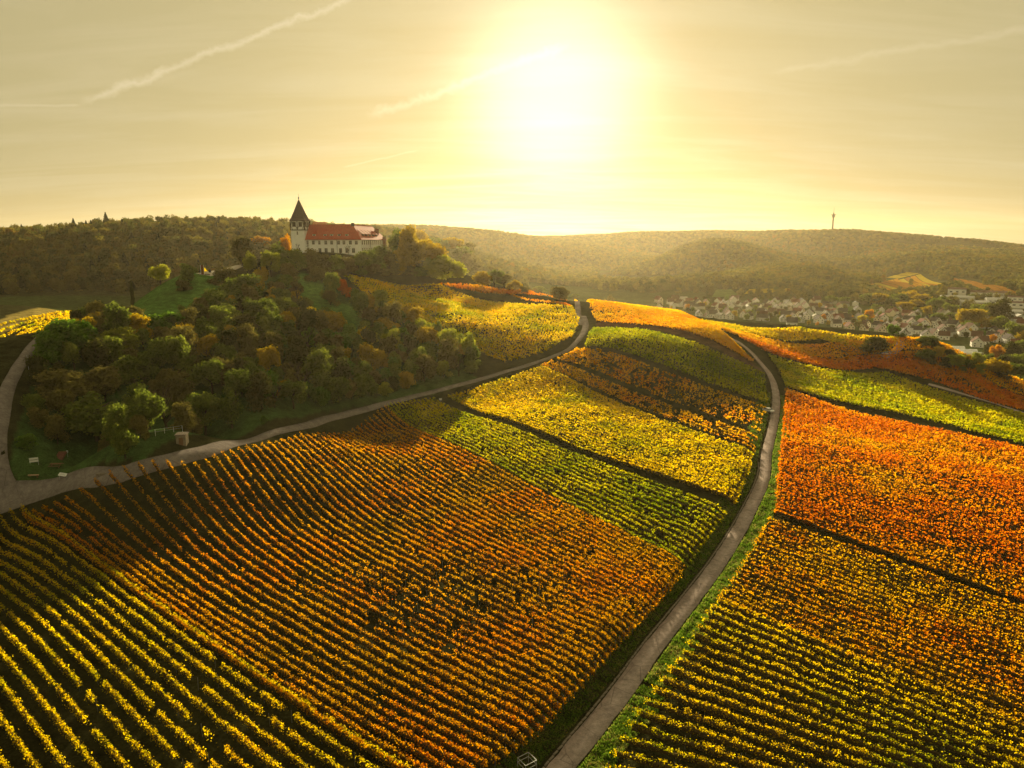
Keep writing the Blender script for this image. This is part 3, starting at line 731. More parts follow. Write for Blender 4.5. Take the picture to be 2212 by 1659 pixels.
# ------------------------------------------------------------------ grass verges beside the near track
def build_verge():
    ln = ROAD_R[np.hypot(ROAD_R[:, 0], ROAD_R[:, 1]) < 300]
    t = np.gradient(ln, axis=0); t /= np.linalg.norm(t, axis=1)[:, None]; nr = np.stack([t[:, 1], -t[:, 0]], -1)
    gm = leaf_mat('verge grass blades', ramp((.05, .085, .015), (.075, .14, .02), (.13, .18, .035), (.24, .20, .07)), .35, .5, .45, 0, .8)
    for side, n, w0, w1, lab in ((1, 46000, 1.75, 5.2, 'bright green grass on the outer verge of the curving track'), (-1, 30000, 2.3, 6.6, 'short dark grass on the shaded inner verge of the track')):
        d = np.hypot(ln[:, 0], ln[:, 1]); p = 1 / d ** 1.2; p /= p.sum()
        i = rng.choice(len(ln), n, p=p)
        off = w0 + (w1 - w0) * rng.random(n) * (.75 + .5 * vnoise(ln[i, 0] / 4, ln[i, 1] / 4, 3)); tuft = vnoise(ln[i, 0] * .7 + off, ln[i, 1] * .7 - off, 8)
        q = ln[i] + t[i] * rng.uniform(-1, 1, n)[:, None] + nr[i] * (side * off)[:, None]
        z = hz(q[:, 0], q[:, 1]); hgt = (.12 + .38 * tuft * rng.random(n)) * (1.0 if side > 0 else .6) * (1 + np.hypot(q[:, 0], q[:, 1]) / 400)
        a = rng.random(n) * 6.283; wd = .05 + d[i] * .0006
        dx, dy = np.cos(a) * wd, np.sin(a) * wd; lx, ly = rng.normal(0, .12, n), rng.normal(0, .12, n)
        V = np.stack([np.column_stack([q[:, 0] - dx, q[:, 1] - dy, z - .02]), np.column_stack([q[:, 0] + dx, q[:, 1] + dy, z - .02]), np.column_stack([q[:, 0] + lx, q[:, 1] + ly, z + hgt])], 1).reshape(-1, 3)
        tag(link(bpy.data.objects.new('verge_grass', np_mesh('verge_grass', V, np.arange(3 * n).reshape(n, 3), gm, rng.random(n)))), lab, 'grass', kind='stuff')
    # kerb of rough stones along the inner edge of the near track
    k = empty('kerb', (*ln[0], H(*ln[0]))); tag(k, 'low kerb of rough stones along the inner edge of the track', kind='structure')
    mb = [MB().box((-.46, -.13, -.2), (.46, .13, .11)).mesh('stone', MAT['kerb']), MB().box((-.40, -.11, -.2), (.42, .14, .13)).mesh('stone', MAT['kerb'])]
    s = 0.0; cum = np.concatenate([[0], np.cumsum(np.linalg.norm(np.diff(ln, axis=0), axis=1))]); c = 0
    while s < min(cum[-1], 150) and c < 150:
        x, y = np.interp(s, cum, ln[:, 0]), np.interp(s, cum, ln[:, 1]); j = int(np.searchsorted(cum, s)); j = min(j, len(ln) - 1)
        px, py = x - nr[j, 0] * 1.75, y - nr[j, 1] * 1.75
        put('stone', mb[c % 2], k, (px - k.location.x, py - k.location.y, H(px, py) - k.location.z), math.atan2(t[j, 1], t[j, 0]) + rng.normal(0, .06))
        s += 1.0 + .1 * rng.random(); c += 1
build_verge()

# ------------------------------------------------------------------ trees and shrubs
def crown_mesh(name, kind, seed, nleaf=2600, leaf=.055):
    r = np.random.default_rng(seed); global rng; keep, rng = rng, r
    if kind == 'shrub': lo, hi, nc = .02, 1.0, 22
    elif kind == 'tree': lo, hi, nc = .26, 1.0, 20
    elif kind == 'column': lo, hi, nc = .03, 1.0, 16
    else: lo, hi, nc = .15, 1.0, 40
    if kind == 'conifer':
        n = nleaf; t = r.random(n) ** .8; ring = np.floor(t * 11) / 11 + r.random(n) * .05
        rad = (1 - ring) * .5 * np.sqrt(r.random(n)); a = r.random(n) * 6.283
        C = np.column_stack([np.cos(a) * rad, np.sin(a) * rad, .08 + .92 * ring - rad * .25]); out = np.column_stack([np.cos(a), np.sin(a), .6 * np.ones(n)])
    elif kind == 'bare':
        return twig_mesh(name, seed)
    else:
        zc = lo + (hi - lo) * (.12 + .76 * r.random(nc)); mid = (lo + hi) / 2; hh = (hi - lo) / 2
        prof = np.sqrt(np.clip(1 - ((zc - mid) / hh) ** 2, .05, 1))
        if kind == 'shrub': prof = np.sqrt(np.clip(1 - (zc * .95) ** 2.2, .05, 1))
        a = r.random(nc) * 6.283; rr = .34 * prof * np.sqrt(r.random(nc)) * (1 if kind != 'column' else .6)
        cc = np.column_stack([np.cos(a) * rr, np.sin(a) * rr, zc]); cr = (.11 + .10 * r.random(nc)) * (1 if kind != 'column' else .9)
        j = r.choice(nc, nleaf, p=cr ** 2 / (cr ** 2).sum())
        v = r.normal(size=(nleaf, 3)); v /= np.linalg.norm(v, axis=1)[:, None]; v *= (r.random(nleaf) ** .38)[:, None]
        C = cc[j] + v * cr[j][:, None] * np.array((1, 1, 1.0 if kind != 'column' else 1.6))
        spray = r.random(nleaf) < .10; C[spray] += v[spray] * .05; out = v + np.array((0, 0, .25))
        C[:, 2] = np.clip(C[:, 2], .005, 1.06)
    V, F = leaf_cloud(C, leaf, .1, False, out, .55)
    var = r.beta(2, 2, len(F))
    rng = keep
    return np_mesh(name, V, F, TREE['olive'], var)

def twig_mesh(name, seed):
    r = random.Random(seed); mb = MB()
    def grow(p, d, ln, rad, lev):
        q = p + d * ln; mb.tube([p, (p + q) / 2 + Vector((r.gauss(0, .01), r.gauss(0, .01), 0)), q], [rad, rad * .8, rad * .6], 3)
        if lev == 0: return
        for _ in range(3 if lev > 1 else 4):
            nd = (d + Vector((r.gauss(0, .45), r.gauss(0, .45), r.gauss(.15, .2)))).normalized()
            grow(p + d * ln * r.uniform(.6, 1), nd, ln * r.uniform(.55, .75), rad * .55, lev - 1)
    for _ in range(4): grow(Vector((0, 0, .3)), Vector((r.gauss(0, .35), r.gauss(0, .35), 1)).normalized(), .26, .012, 4)
    return mb.mesh(name, BARK)

def trunk_mesh(seed, kind):
    r = random.Random(seed); mb = MB(); top = .75 if kind in ('tree', 'conifer', 'column') else .45
    rad = .028 if kind != 'shrub' else .018
    pts = [(r.gauss(0, .012) * k, r.gauss(0, .012) * k, top * k / 4 - (.06 if k == 0 else 0)) for k in range(5)]
    mb.tube(pts, [rad * (1.25 - .2 * k) for k in range(5)], 6)
    for _ in range(6 if kind != 'conifer' else 0):
        z = r.uniform(.35, .95) * top; a = r.random() * 6.28; ln = r.uniform(.18, .32)
        mb.tube([(0, 0, z), (math.cos(a) * ln * .5, math.sin(a) * ln * .5, z + .09), (math.cos(a) * ln, math.sin(a) * ln, z + .2)], [rad * .55, rad * .4, rad * .18], 4)
    return mb.mesh('trunk', BARK)

CROWN = {'shrub': [crown_mesh('crown', 'shrub', 100 + i, 3000) for i in range(8)], 'tree': [crown_mesh('crown', 'tree', 200 + i, 3000) for i in range(6)],
         'column': [crown_mesh('crown', 'column', 300 + i, 1500, .07) for i in range(2)], 'conifer': [crown_mesh('crown', 'conifer', 400 + i, 1400, .06) for i in range(3)],
         'bare': [twig_mesh('crown', 500 + i) for i in range(2)]}
TRUNK = {k: [trunk_mesh(600 + i + 10 * j, k) for i in range(3)] for j, k in enumerate(CROWN)}

def plant(name, shape, colour, loc, w, h, label, cat, group=None):
    e = empty(name, loc, random.random() * 6.28, label, cat, group)
    e.scale = (w, w, h)
    put('trunk', random.choice(TRUNK[shape]), e)
    c = put('crown', random.choice(CROWN[shape]), e)
    if shape != 'bare':
        c.material_slots[0].link = 'OBJECT'; c.material_slots[0].material = TREE[colour]
    return e

def plant_px(conv, x, y, w, h, colour, shape='shrub', label=None, name=None, group=None, k=.12346, dmin=40):
    """a plant whose crown fills a w x h box centred at (x, y) of a detail view"""
    u, v = conv(x, y); ub, vb = conv(x, y + h * .42)
    p = P3(ub, vb, 0, dmin); d = math.hypot(p.x, p.y); m = d / FPX * k * 1.03
    p.z -= .15
    return plant(name or ('tree' if shape in ('tree', 'column', 'conifer', 'bare') else 'shrub'), shape, colour, p, w * m * 1.08, h * m * 1.0, label,
                 'tree' if shape in ('tree', 'column', 'conifer', 'bare') else 'shrub', group), p

WORDS = {'olive': 'olive green', 'dark': 'dark green', 'brown': 'twiggy brown', 'green': 'green', 'lime': 'pale lime', 'yellow': 'bright yellow', 'gold': 'golden', 'orange': 'orange', 'red': 'red'}
PLACED = []
LANDMARKS, GENERIC = [], []
def pix(p):
    x, y, z = p[0], p[1], p[2] - CZ; c, s_ = math.cos(PITCH), math.sin(PITCH)
    zc = y * c - z * s_; return 512 + FPX * x / zc, 384 - FPX * (y * s_ + z * c) / zc
def short(label):
    for w in (' on the', ' in the', ' beside', ' below', ' at the', ' behind', ' against', ' near', ' where', ' among', ' standing', ' above', ' alone', ' with ', ' between', ' low on', ' of the'):
        i = label.find(w)
        if i > 0: label = label[:i]
    return label
def name_by_landmarks():
    marks = {}
    for u, v, l in LANDMARKS: marks.setdefault(short(l), []).append((u, v))
    marks = [(m[0][0], m[0][1], k) for k, m in marks.items() if len(m) == 1]
    slots = {}
    for o, look, p in GENERIC:
        u, v = pix(p); mu, mv, m = min(marks, key=lambda q: (q[0] - u) ** 2 + ((q[1] - v) * 1.3) ** 2)
        dx, dy = u - mu, v - mv
        rel = ('right of' if dx > 0 else 'left of') if abs(dx) > abs(dy) else ('below' if dy > 0 else 'above')
        slots.setdefault((look, rel, m), []).append((dx * dx + dy * dy, o))
    for (look, rel, m), lst in slots.items():
        lst.sort(key=lambda q: q[0])
        for i, (_, o) in enumerate(lst):
            o['label'] = '%s%s %s the %s' % (look, '' if len(lst) == 1 else (', closest one' if i == 0 else ', %s closest' % nth(i + 1)), rel, m)

def hill(conv, k, lst, where, group):
    for it in lst:
        x, y, w, h, c = it[:5]; shape = it[5] if len(it) > 5 else 'shrub'; lab = it[6] if len(it) > 6 else None
        g = None if lab else group
        lab = lab or '%s %s %s' % (WORDS[c], {'shrub': 'shrub', 'tree': 'tree', 'bare': 'bare tree', 'column': 'slim tree', 'conifer': 'conifer'}[shape], where)
        o, p = plant_px(conv, x, y, w, h, c, shape, lab, None, g, k); up, vp = pix(p)
        if g is None: LANDMARKS.append((up, vp, lab))
        else: GENERIC.append((o, lab.split(' ' + where)[0], p))
        PLACED.append((p.x, p.y, w * k * math.hypot(p.x, p.y) / FPX))

hill(z3, .12346, [
    (450, 50, 150, 100, 'orange', 'tree', 'orange brown tree on the hilltop beside the castle car park'), (300, 130, 190, 210, 'brown'), (360, 220, 120, 160, 'lime', 'tree', 'lime green tree in the clump beside the gravel path'),
    (540, 230, 155, 190, 'lime', 'tree', 'pale lime rounded tree standing below the castle wall'), (460, 320, 125, 150, 'gold', 'tree', 'yellow olive tree below the two lime trees'), (340, 430, 270, 210, 'olive'), (680, 300, 170, 150, 'brown'),
    (660, 370, 150, 120, 'olive'), (580, 430, 170, 120, 'brown'), (740, 420, 130, 120, 'brown'), (160, 330, 220, 130, 'brown', 'shrub', 'low dark brown thicket on the green slope below the path'),
    (620, 160, 180, 150, 'olive'), (740, 190, 190, 160, 'olive'), (860, 180, 180, 150, 'brown'), (960, 215, 190, 140, 'brown'), (1060, 215, 180, 130, 'olive'), (1160, 230, 170, 120, 'brown'), (1280, 195, 170, 150, 'olive'),
    (1400, 165, 190, 170, 'olive'), (1500, 205, 190, 150, 'brown'), (1580, 235, 130, 120, 'gold'), (560, 130, 120, 120, 'brown'), (920, 270, 160, 80, 'brown'), (1360, 250, 190, 80, 'brown'),
    (1640, 120, 220, 340, 'gold', 'tree', 'tall golden tree beside the right end of the castle'), (1555, 60, 180, 210, 'olive', 'tree', 'olive tree against the right end of the castle'), (1720, 60, 200, 230, 'gold', 'tree', 'golden tree behind the tall golden one'),
    (1800, 120, 240, 180, 'gold', 'tree'), (1900, 90, 220, 170, 'olive', 'tree'), (2010, 110, 220, 170, 'gold', 'tree'), (2110, 130, 200, 160, 'brown', 'tree'), (1960, 255, 350, 210, 'lime', 'shrub', 'broad lime thicket at the top of the hillside vineyard'),
    (1830, 230, 160, 130, 'lime'), (2190, 240, 160, 140, 'brown'),
    (1650, 262, 150, 80, 'brown'), (1740, 272, 160, 70, 'olive'), (1850, 285, 150, 70, 'lime'), (1500, 272, 180, 60, 'brown'), (1250, 272, 180, 60, 'olive'), (1100, 275, 160, 50, 'brown'), (1700, 140, 240, 280, 'gold', 'tree'), (1620, 205, 200, 180, 'gold', 'tree'), (1850, 160, 260, 190, 'gold', 'tree'), (2050, 160, 240, 170, 'olive', 'tree'), (2150, 205, 200, 150, 'brown', 'tree'),
    (900, 300, 160, 110, 'brown'), (1030, 400, 170, 190, 'olive'), (1060, 335, 110, 100, 'gold'), (1120, 400, 95, 115, 'red', 'shrub', 'red leaved shrub at the corner of the hillside vineyard'), (1170, 445, 65, 80, 'red', 'shrub', 'small red shrub below the red leaved one'),
    (1240, 475, 150, 110, 'olive'), (1020, 490, 150, 110, 'brown'), (1330, 560, 170, 170, 'gold'), (1420, 515, 190, 160, 'lime'), (1540, 595, 170, 140, 'gold'), (1500, 725, 210, 140, 'gold', 'shrub', 'broad brown gold shrub in the middle of the slope'),
    (1700, 650, 180, 160, 'gold'), (1780, 745, 180, 160, 'lime'), (1640, 610, 130, 110, 'gold'), (1860, 800, 170, 150, 'gold'), (1970, 855, 230, 200, 'lime'), (2130, 885, 190, 230, 'lime'), (1340, 645, 150, 140, 'brown'),
    (870, 660, 95, 160, 'yellow', 'tree', 'bright yellow slim tree at the foot of the green meadow'), (1040, 685, 250, 190, 'gold', 'shrub', 'wide golden brown bush below the green meadow'), (850, 805, 190, 150, 'green'), (1300, 790, 130, 120, 'yellow', 'tree', 'yellow leaved young tree beside the pale green one'),
    (1360, 825, 110, 110, 'lime', 'tree', 'pale green young tree in the middle of the thicket'), (1520, 850, 190, 190, 'lime', 'tree', 'yellow topped tree with a slender bare trunk in the thicket'),
    (750, 1080, 180, 240, 'brown', 'bare', 'bare spreading tree among the dark shrubs'), (1170, 1080, 170, 180, 'green', 'tree'), (1460, 1120, 140, 130, 'green', 'tree', 'fresh green tree low on the slope near the road'), (1530, 1030, 90, 120, 'green', 'tree', 'small fresh green tree above the other green one'),
    (60, 1150, 230, 260, 'olive', 'tree'), (260, 1230, 290, 270, 'olive', 'tree'), (530, 1200, 240, 210, 'green'), (720, 1280, 230, 230, 'olive', 'tree'), (960, 1200, 230, 180, 'olive'), (1090, 1240, 240, 200, 'olive'), (1350, 1210, 160, 140, 'olive'),
    (1460, 1225, 140, 110, 'lime'), (480, 1480, 60, 80, 'green', 'tree', 'tiny bright green sapling near the road'), (640, 560, 270, 130, 'olive'), (480, 590, 210, 160, 'olive'), (130, 560, 270, 190, 'olive'),
], 'in the thicket on the castle hill', 'shrubs of the castle hill')
hill(z2, .12346, [
    (1300, 585, 165, 150, 'lime', 'tree', 'round lime tree on the skyline of the green slope'), (1530, 590, 150, 150, 'olive', 'tree', 'olive tree on the slope below the stone stele'), (1490, 665, 125, 80, 'brown', 'shrub', 'red brown bush on the green slope'), (1080, 745, 48, 170, 'dark', 'column', 'slim dark leaning tree alone on the green slope'),
    (780, 920, 180, 170, 'brown'), (900, 960, 190, 150, 'brown'), (1080, 940, 260, 160, 'brown', 'shrub', 'wide dark brown bush on the open green slope'), (1360, 1000, 280, 190, 'green', 'tree', 'fresh green tree in the middle of the slope'), (960, 1120, 330, 160, 'lime'), (560, 1100, 380, 270, 'green'), (700, 1060, 190, 170, 'green'),
    (420, 1200, 250, 220, 'green'), (1680, 1060, 260, 220, 'olive'), (1850, 930, 220, 180, 'olive'), (1470, 1160, 290, 230, 'brown'), (850, 1490, 330, 240, 'brown'),
], 'on the left flank of the castle hill', 'shrubs of the hill flank')
hill(z6, .10803, [
    (900, 450, 480, 360, 'olive', 'tree', 'broad dark olive tree above the information boards'), (1160, 670, 210, 230, 'olive', 'tree', 'small olive tree near the road below the big one'), (600, 140, 420, 260, 'brown'), (1900, 410, 340, 350, 'olive', 'tree', 'olive tree beside the white railing'), (250, 620, 170, 110, 'green'), (2150, 360, 260, 300, 'olive', 'tree'),
], 'at the foot of the castle hill', 'plants at the foot of the hill')

def hill_fill():
    region = poly_at(z2(140, 1580), z2(320, 1200), z2(720, 960), z2(1100, 1080), z2(1560, 880), z3(560, 470), z3(760, 480), z3(900, 620), z3(1250, 740), z3(1300, 560), z3(1900, 790), z3(2180, 980), z3(2180, 1110), z3(1500, 1290), z3(900, 1400), z3(260, 1500), z6(1300, 640), z6(900, 700), z6(500, 640), z6(180, 560))
    xs = [p[0] for p in region]; ys = [p[1] for p in region]; n = 0; tries = 0
    while n < 300 and tries < 14000:
        tries += 1
        x, y = random.uniform(min(xs), max(xs)), random.uniform(min(ys), max(ys))
        if not in_poly(np.array([x]), np.array([y]), region)[0]: continue
        if math.hypot(x + 88, y - 196) < 15 : continue
        w = random.uniform(5.5, 12.5); pu, pv = pix((x, y, H(x, y) + w * .55))
        if min(np.hypot(ROAD_H[:, 0] - x, ROAD_H[:, 1] - y).min(), np.hypot(ROAD_L[:, 0] - x, ROAD_L[:, 1] - y).min()) < w * .5 + 2.5: continue
        if any(in_poly(np.array([pu]), np.array([pv]), m_)[0] for m_ in MEADOWS): continue
        if any(math.hypot(x - a, y - b) < .31 * (w + c) for a, b, c in PLACED): continue
        PLACED.append((x, y, w)); n += 1
        c = random.choices(['olive', 'brown', 'dark', 'green', 'gold'], [7, 4, 2, 1.4, 1])[0] if x > -75 else random.choices(['olive', 'brown', 'dark', 'gold'], [5, 4, 3, 1])[0]
        if x > -32: c = random.choices(['olive', 'brown', 'gold', 'lime'], [4, 3, 4, 3])[0]  # more gold and lime crowns here, their colour standing in for sunlit tops
        sh = random.choices(['shrub', 'tree', 'bare'], [7, 2, .5])[0]
        if sh == 'bare': c = 'brown'
        look = '%s %s' % (WORDS[c], {'shrub': 'shrub', 'tree': 'tree', 'bare': 'bare tree'}[sh])
        o = plant('tree' if sh != 'shrub' else 'shrub', sh, c, (x, y, H(x, y) - .15), w, w * random.uniform(.75, 1.1) * (1.25 if sh != 'shrub' else 1),
              '%s %s in the dense thicket on the shaded slope' % (WORDS[c], {'shrub': 'shrub', 'tree': 'tree', 'bare': 'bare tree'}[sh]), 'tree' if sh != 'shrub' else 'shrub', 'dense thicket of the castle hill')
        GENERIC.append((o, look, (x, y, H(x, y))))
hill_fill()
# trees along the ridge behind the hillside vineyard
hill(z7, .1389, [(30, 60, 150, 110, 'gold', 'tree'), (120, 50, 150, 120, 'olive', 'tree'), (190, 70, 130, 100, 'brown', 'tree'), (260, 95, 120, 80, 'gold'), (330, 120, 90, 50, 'brown'), (590, 152, 155, 105, 'brown', 'shrub', 'dark round bush alone beside the top of the hill road'), (440, 120, 120, 50, 'olive'), (700, 165, 70, 26, 'olive')],
     'on the ridge beyond the castle', 'trees of the ridge')

# ------------------------------------------------------------------ the castle
def window_part(parent, c, n, w, h, arch=False, frame=True):
    """a window set into a wall: pane sunk, frame and sill proud; c centre, n outward normal in the thing's frame (axis aligned)"""
    f = MB(); t = .14
    ax = Vector((0, 1, 0)) if abs(n[0]) > .5 else Vector((1, 0, 0)); n = Vector(n); c = Vector(c)
    def slab(mb, a0, a1, z0, z1, d0, d1):
        p = c + ax * a0 + n * d0; q = c + ax * a1 + n * d1
        mb.box((min(p.x, q.x), min(p.y, q.y), c.z + z0), (max(p.x, q.x), max(p.y, q.y), c.z + z1))
    slab(f, -w / 2 - t, -w / 2, -h / 2, h / 2, -.1, .07); slab(f, w / 2, w / 2 + t, -h / 2, h / 2, -.1, .07)
    slab(f, -w / 2 - t, w / 2 + t, h / 2, h / 2 + t, -.1, .08); slab(f, -w / 2 - t * 1.3, w / 2 + t * 1.3, -h / 2 - t, -h / 2, -.1, .12)
    o = f.build('window', WINFRAME, parent)
    g = MB(); slab(g, -w / 2, w / 2, -h / 2, h / 2, -.06, .012); g.build('pane', MAT['glass'], o)
    if frame:
        b = MB(); slab(b, -.045, .045, -h / 2, h / 2, .012, .05); slab(b, -w / 2, -.046, h * .12, h * .12 + .08, .012, .045); slab(b, .046, w / 2, h * .12, h * .12 + .08, .012, .045); b.build('glazing_bar', MAT['whitewood'], o)
    return o
WINFRAME = simple_mat('sandstone surround', (.36, .28, .22), .9, .15, 3)

def build_castle():
    p0 = P3(361.4, 252, 0, 330); az = math.atan2(p0.x, p0.y)
    D0, KS = 455.0, 1.257; x0, y0 = math.sin(az) * D0, math.cos(az) * D0; zb = 51.2
    e = empty('castle', (x0, y0, zb), R(-6.5), 'white castle with red tiled roof and half timbered tower on the hilltop', 'castle'); e.scale = (KS, KS, KS)
    EH = 9.0                                                   # eaves height over the base
    LF, DF, LR = 28.5, 11.4, 43.0; rh = 7.0
    # walls: front wing along -x, right wing along +y
    MB().box((-LF, 0, -3), (0, DF, EH)).build('wall', MAT['plaster'], e)
    MB().box((-DF, DF + .003, -3), (-.003, LR, EH - .01)).build('wall', MAT['plaster'], e)
    MB().box((-LF - 8, DF + 12, -3), (-LF + 1, DF + 23, EH + 1.5)).build('wall', MAT['plaster'], e)
    MB().box((-LF - .02, -.02, -3), (.02, -.021 - .14, .5)).build('plinth', MAT['stone'], e)
    # roof: mitred L, with hip at the far end; eaves overhang
    o = .45; ez = EH - .25
    A = (-LF, -o, ez); B = (o, -o, ez); Cc = (o, LR + o, ez); Dd = (-DF - o, LR + o, ez); Ee = (-DF - o, DF + o, ez); Ff = (-LF, DF + o, ez)
    r0 = (-LF, DF / 2, EH + rh); r1 = (-DF / 2, DF / 2, EH + rh); r2 = (-DF / 2, LR - 6.5, EH + rh)
    rf = MB(); rf.add([A, B, Cc, Dd, Ee, Ff, r0, r1, r2], [(0, 1, 7, 6), (1, 2, 8, 7), (2, 3, 8), (3, 4, 7, 8), (4, 5, 6, 7), (0, 6, 5)])
    rf.add([(p[0], p[1], p[2] - .22) for p in (A, B, Cc, Dd, Ee, Ff)], [(5, 4, 3, 2, 1, 0)])
    n = len(rf.v) - 6
    for i in range(6): rf.f.append((i, n + i, n + (i + 1) % 6, (i + 1) % 6))
    roof = rf.build('roof', MAT['tile'], e)
    MB().bar((-LF, DF / 2, EH + rh + .06), (-DF / 2, DF / 2, EH + rh + .06), .35, .22).build('ridge_tiles', MAT['tile'], roof)
    MB().bar((-DF / 2, DF / 2 + .2, EH + rh + .06), (-DF / 2, LR - 6.5, EH + rh + .06), .35, .22).build('ridge_tiles', MAT['tile'], roof)
    back = MB(); zr = EH + 1.5
    back.add([(-LF - 8.4, DF + 11.6, zr), (-LF + 1.4, DF + 11.6, zr), (-LF + 1.4, DF + 23.4, zr), (-LF - 8.4, DF + 23.4, zr), (-LF - 7.0, DF + 17.5, zr + 7.6), (-LF, DF + 17.5, zr + 7.6)], [(0, 1, 5, 4), (2, 3, 4, 5), (0, 4, 3), (1, 2, 5), (3, 2, 1, 0)])
    back.build('roof', simple_mat('pale orange tiles', (.45, .20, .10), .85, .2, 1.2, .3), e)  # paler, more orange tile colour than the main roof
    # gutters and down pipes
    MB().bar((-LF, -.52, ez - .1), (.5, -.52, ez - .1), .16).build('gutter', MAT['dark'], e)
    MB().bar((.54, -.5, ez - .1), (.54, LR + .4, ez - .1), .16).build('gutter', MAT['dark'], e)
    MB().bar((-12.3, -.12, ez - .2), (-12.3, -.12, -2.8), .16).build('downpipe', MAT['dark'], e)
    MB().bar((.12, 14.6, ez - .2), (.12, 14.6, -2.8), .16).build('downpipe', MAT['dark'], e)
    # dormers: small gabled caps on both slopes
    sl = rh / (DF / 2)
    for x in (-24.3, -18.6, -15.3, -11.4, -7.5):
        y = 1.55; z = EH + y * sl - .2; d = MB()
        d.box((x - .75, y - .5, z - .4), (x + .75, y + .55, z + .62)); dm = d.build('dormer', MAT['plaster'], roof)
        c = MB(); c.add([(x - .95, y - .75, z + .6), (x + .95, y - .75, z + .6), (x + .95, y + 2.6, z + 3.1), (x - .95, y + 2.6, z + 3.1), (x - .95, y - .75, z + .75), (x + .95, y - .75, z + .75), (x + .95, y + 2.6, z + 3.25), (x - .95, y + 2.6, z + 3.25)],
              [(3, 2, 1, 0), (4, 5, 6, 7), (0, 1, 5, 4), (1, 2, 6, 5), (2, 3, 7, 6), (3, 0, 4, 7)]); c.build('dormer_roof', MAT['tile'], roof)
        MB().box((x - .5, y - .53, z - .1), (x + .5, y - .503, z + .45)).build('dormer_pane', MAT['glass'], roof)
    for y in (7.5, 12.5, 18.0, 23.5, 29.0):
        x = -1.5; z = EH - x * sl - .2
        MB().box((x - .5, y - 1.3, z - .4), (x + .55, y + 1.3, z + .75)).build('dormer', MAT['timber'], roof)
        c = MB(); c.add([(x + .8, y - 1.6, z + .72), (x + .8, y + 1.6, z + .72), (x - 3.0, y + 1.6, z + 3.5), (x - 3.0, y - 1.6, z + 3.5), (x + .8, y - 1.6, z + .88), (x + .8, y + 1.6, z + .88), (x - 3.0, y + 1.6, z + 3.66), (x - 3.0, y - 1.6, z + 3.66)],
              [(3, 2, 1, 0), (4, 5, 6, 7), (0, 1, 5, 4), (1, 2, 6, 5), (2, 3, 7, 6), (3, 0, 4, 7)]); c.build('dormer_roof', MAT['tile'], roof)
    MB().box((-3.4, 33.2, EH + 1.5), (-1.6, 35.4, EH + 5.6)).build('chimney', simple_mat('brick chimney', (.22, .09, .06), .9, .3, 5), roof)
    MB().box((-6.4, DF / 2 - .7, EH + rh - .8), (-5.1, DF / 2 + .7, EH + rh + .9)).build('chimney', MAT['slate'], roof)
    # windows
    for x, w in ((-27.4, .75), (-24.4, 1.05), (-21.3, .8), (-18.0, 1.1), (-15.0, 1.1), (-11.4, 1.1), (-8.7, 1.1), (-5.4, 1.1), (-2.4, 1.1)):
        window_part(e, (x, -.01, EH - 1.75), (0, -1, 0), w, 1.55)
    for x, w in ((-27.2, .8), (-21.2, 1.25), (-18.0, 1.25), (-14.7, 1.25), (-10.6, 1.2), (-7.3, 1.3), (-4.0, 1.3)):
        window_part(e, (x, -.01, EH - 5.6), (0, -1, 0), w, 2.0)
    dr = MB().box((-25.1, -.07, 1.0), (-23.8, .1, 3.3)).build('door', MAT['wood'], e); MB().box((-24.05, -.12, 2.0), (-23.95, -.071, 2.15)).build('handle', MAT['dark'], dr)
    for k in range(12):
        y = 1.8 + k * 3.45
        if abs(y - 37) < 1.6: continue
        window_part(e, (.01, y, EH - 1.75), (1, 0, 0), 1.1, 1.7)
        if k < 10: window_part(e, (.01, y + .2, EH - 5.5), (1, 0, 0), 1.1, 2.0)
    MB().box((.0, 36.2, -2), (1.2, 38.6, EH + 1.4)).build('buttress', simple_mat('brown stair shaft', (.18, .08, .05), .9, .2, 2), e)
    # tower at the front left corner
    t = 6.9; tx0, tx1 = -LF - t - .02, -LF - .02; ty0, ty1 = -.55, -.55 + t; zm = 13.3; zt = 18.0
    MB().box((tx0, ty0, -3), (tx1, ty1, zm)).build('tower_wall', MAT['plaster'], e)
    tw = MB().box((tx0 - .12, ty0 - .12, zm + .002), (tx1 + .12, ty1 + .12, zt)).build('belfry', MAT['plaster'], e)
    def beams(fx):                                            # timbers of one face: fx maps (a, z, depth) to a point
        for (a, b, c, d_) in ((.0, 0, 1, 0), (.0, 1, 1, 1)):
            MB().bar(fx(.0, b), fx(1, d_), .42, .42).build('beam', MAT['timber'], tw)
        for a in (.02, .5, .98): MB().bar(fx(a, .03), fx(a, .97), .38, .2).build('beam', MAT['timber'], tw)
        for (a, b, c, d_) in ((.04, .45, .12, .97), (.96, .45, .88, .97), (.5, .05, .38, .45), (.5, .05, .62, .45), (.03, .5, .16, .04), (.97, .5, .84, .04)):
            MB().bar(fx(a, b), fx(c, d_), .27, .18).build('beam', MAT['timber'], tw)
        for a in (.27, .73):
            p, q = Vector(fx(a - .13, .34)), Vector(fx(a + .13, .86)); nrm = Vector(fx(.5, .5, .2)) - Vector(fx(.5, .5, 0))
            m = MB(); lo = [min(p[i], q[i]) for i in range(3)]; hi = [max(p[i], q[i]) for i in range(3)]
            for i in range(2):
                if abs(nrm[i]) > .05:
                    if nrm[i] > 0: hi[i] += .02; lo[i] -= .25
                    else: lo[i] -= .02; hi[i] += .25
            m.box(lo, hi); sh = m.build('sound_opening', MAT['slate'], tw)
            for kk in range(5):
                za = .40 + kk * .1
                MB().bar(fx(a - .12, za, .08), fx(a + .12, za, .08), .06, .16).build('louvre', MAT['timber'], sh)
    hgt = zt - zm
    beams(lambda a, z, d=0: (tx0 - .12 + (t + .24) * a, ty0 - .15 - d, zm + .1 + (hgt - .2) * z))
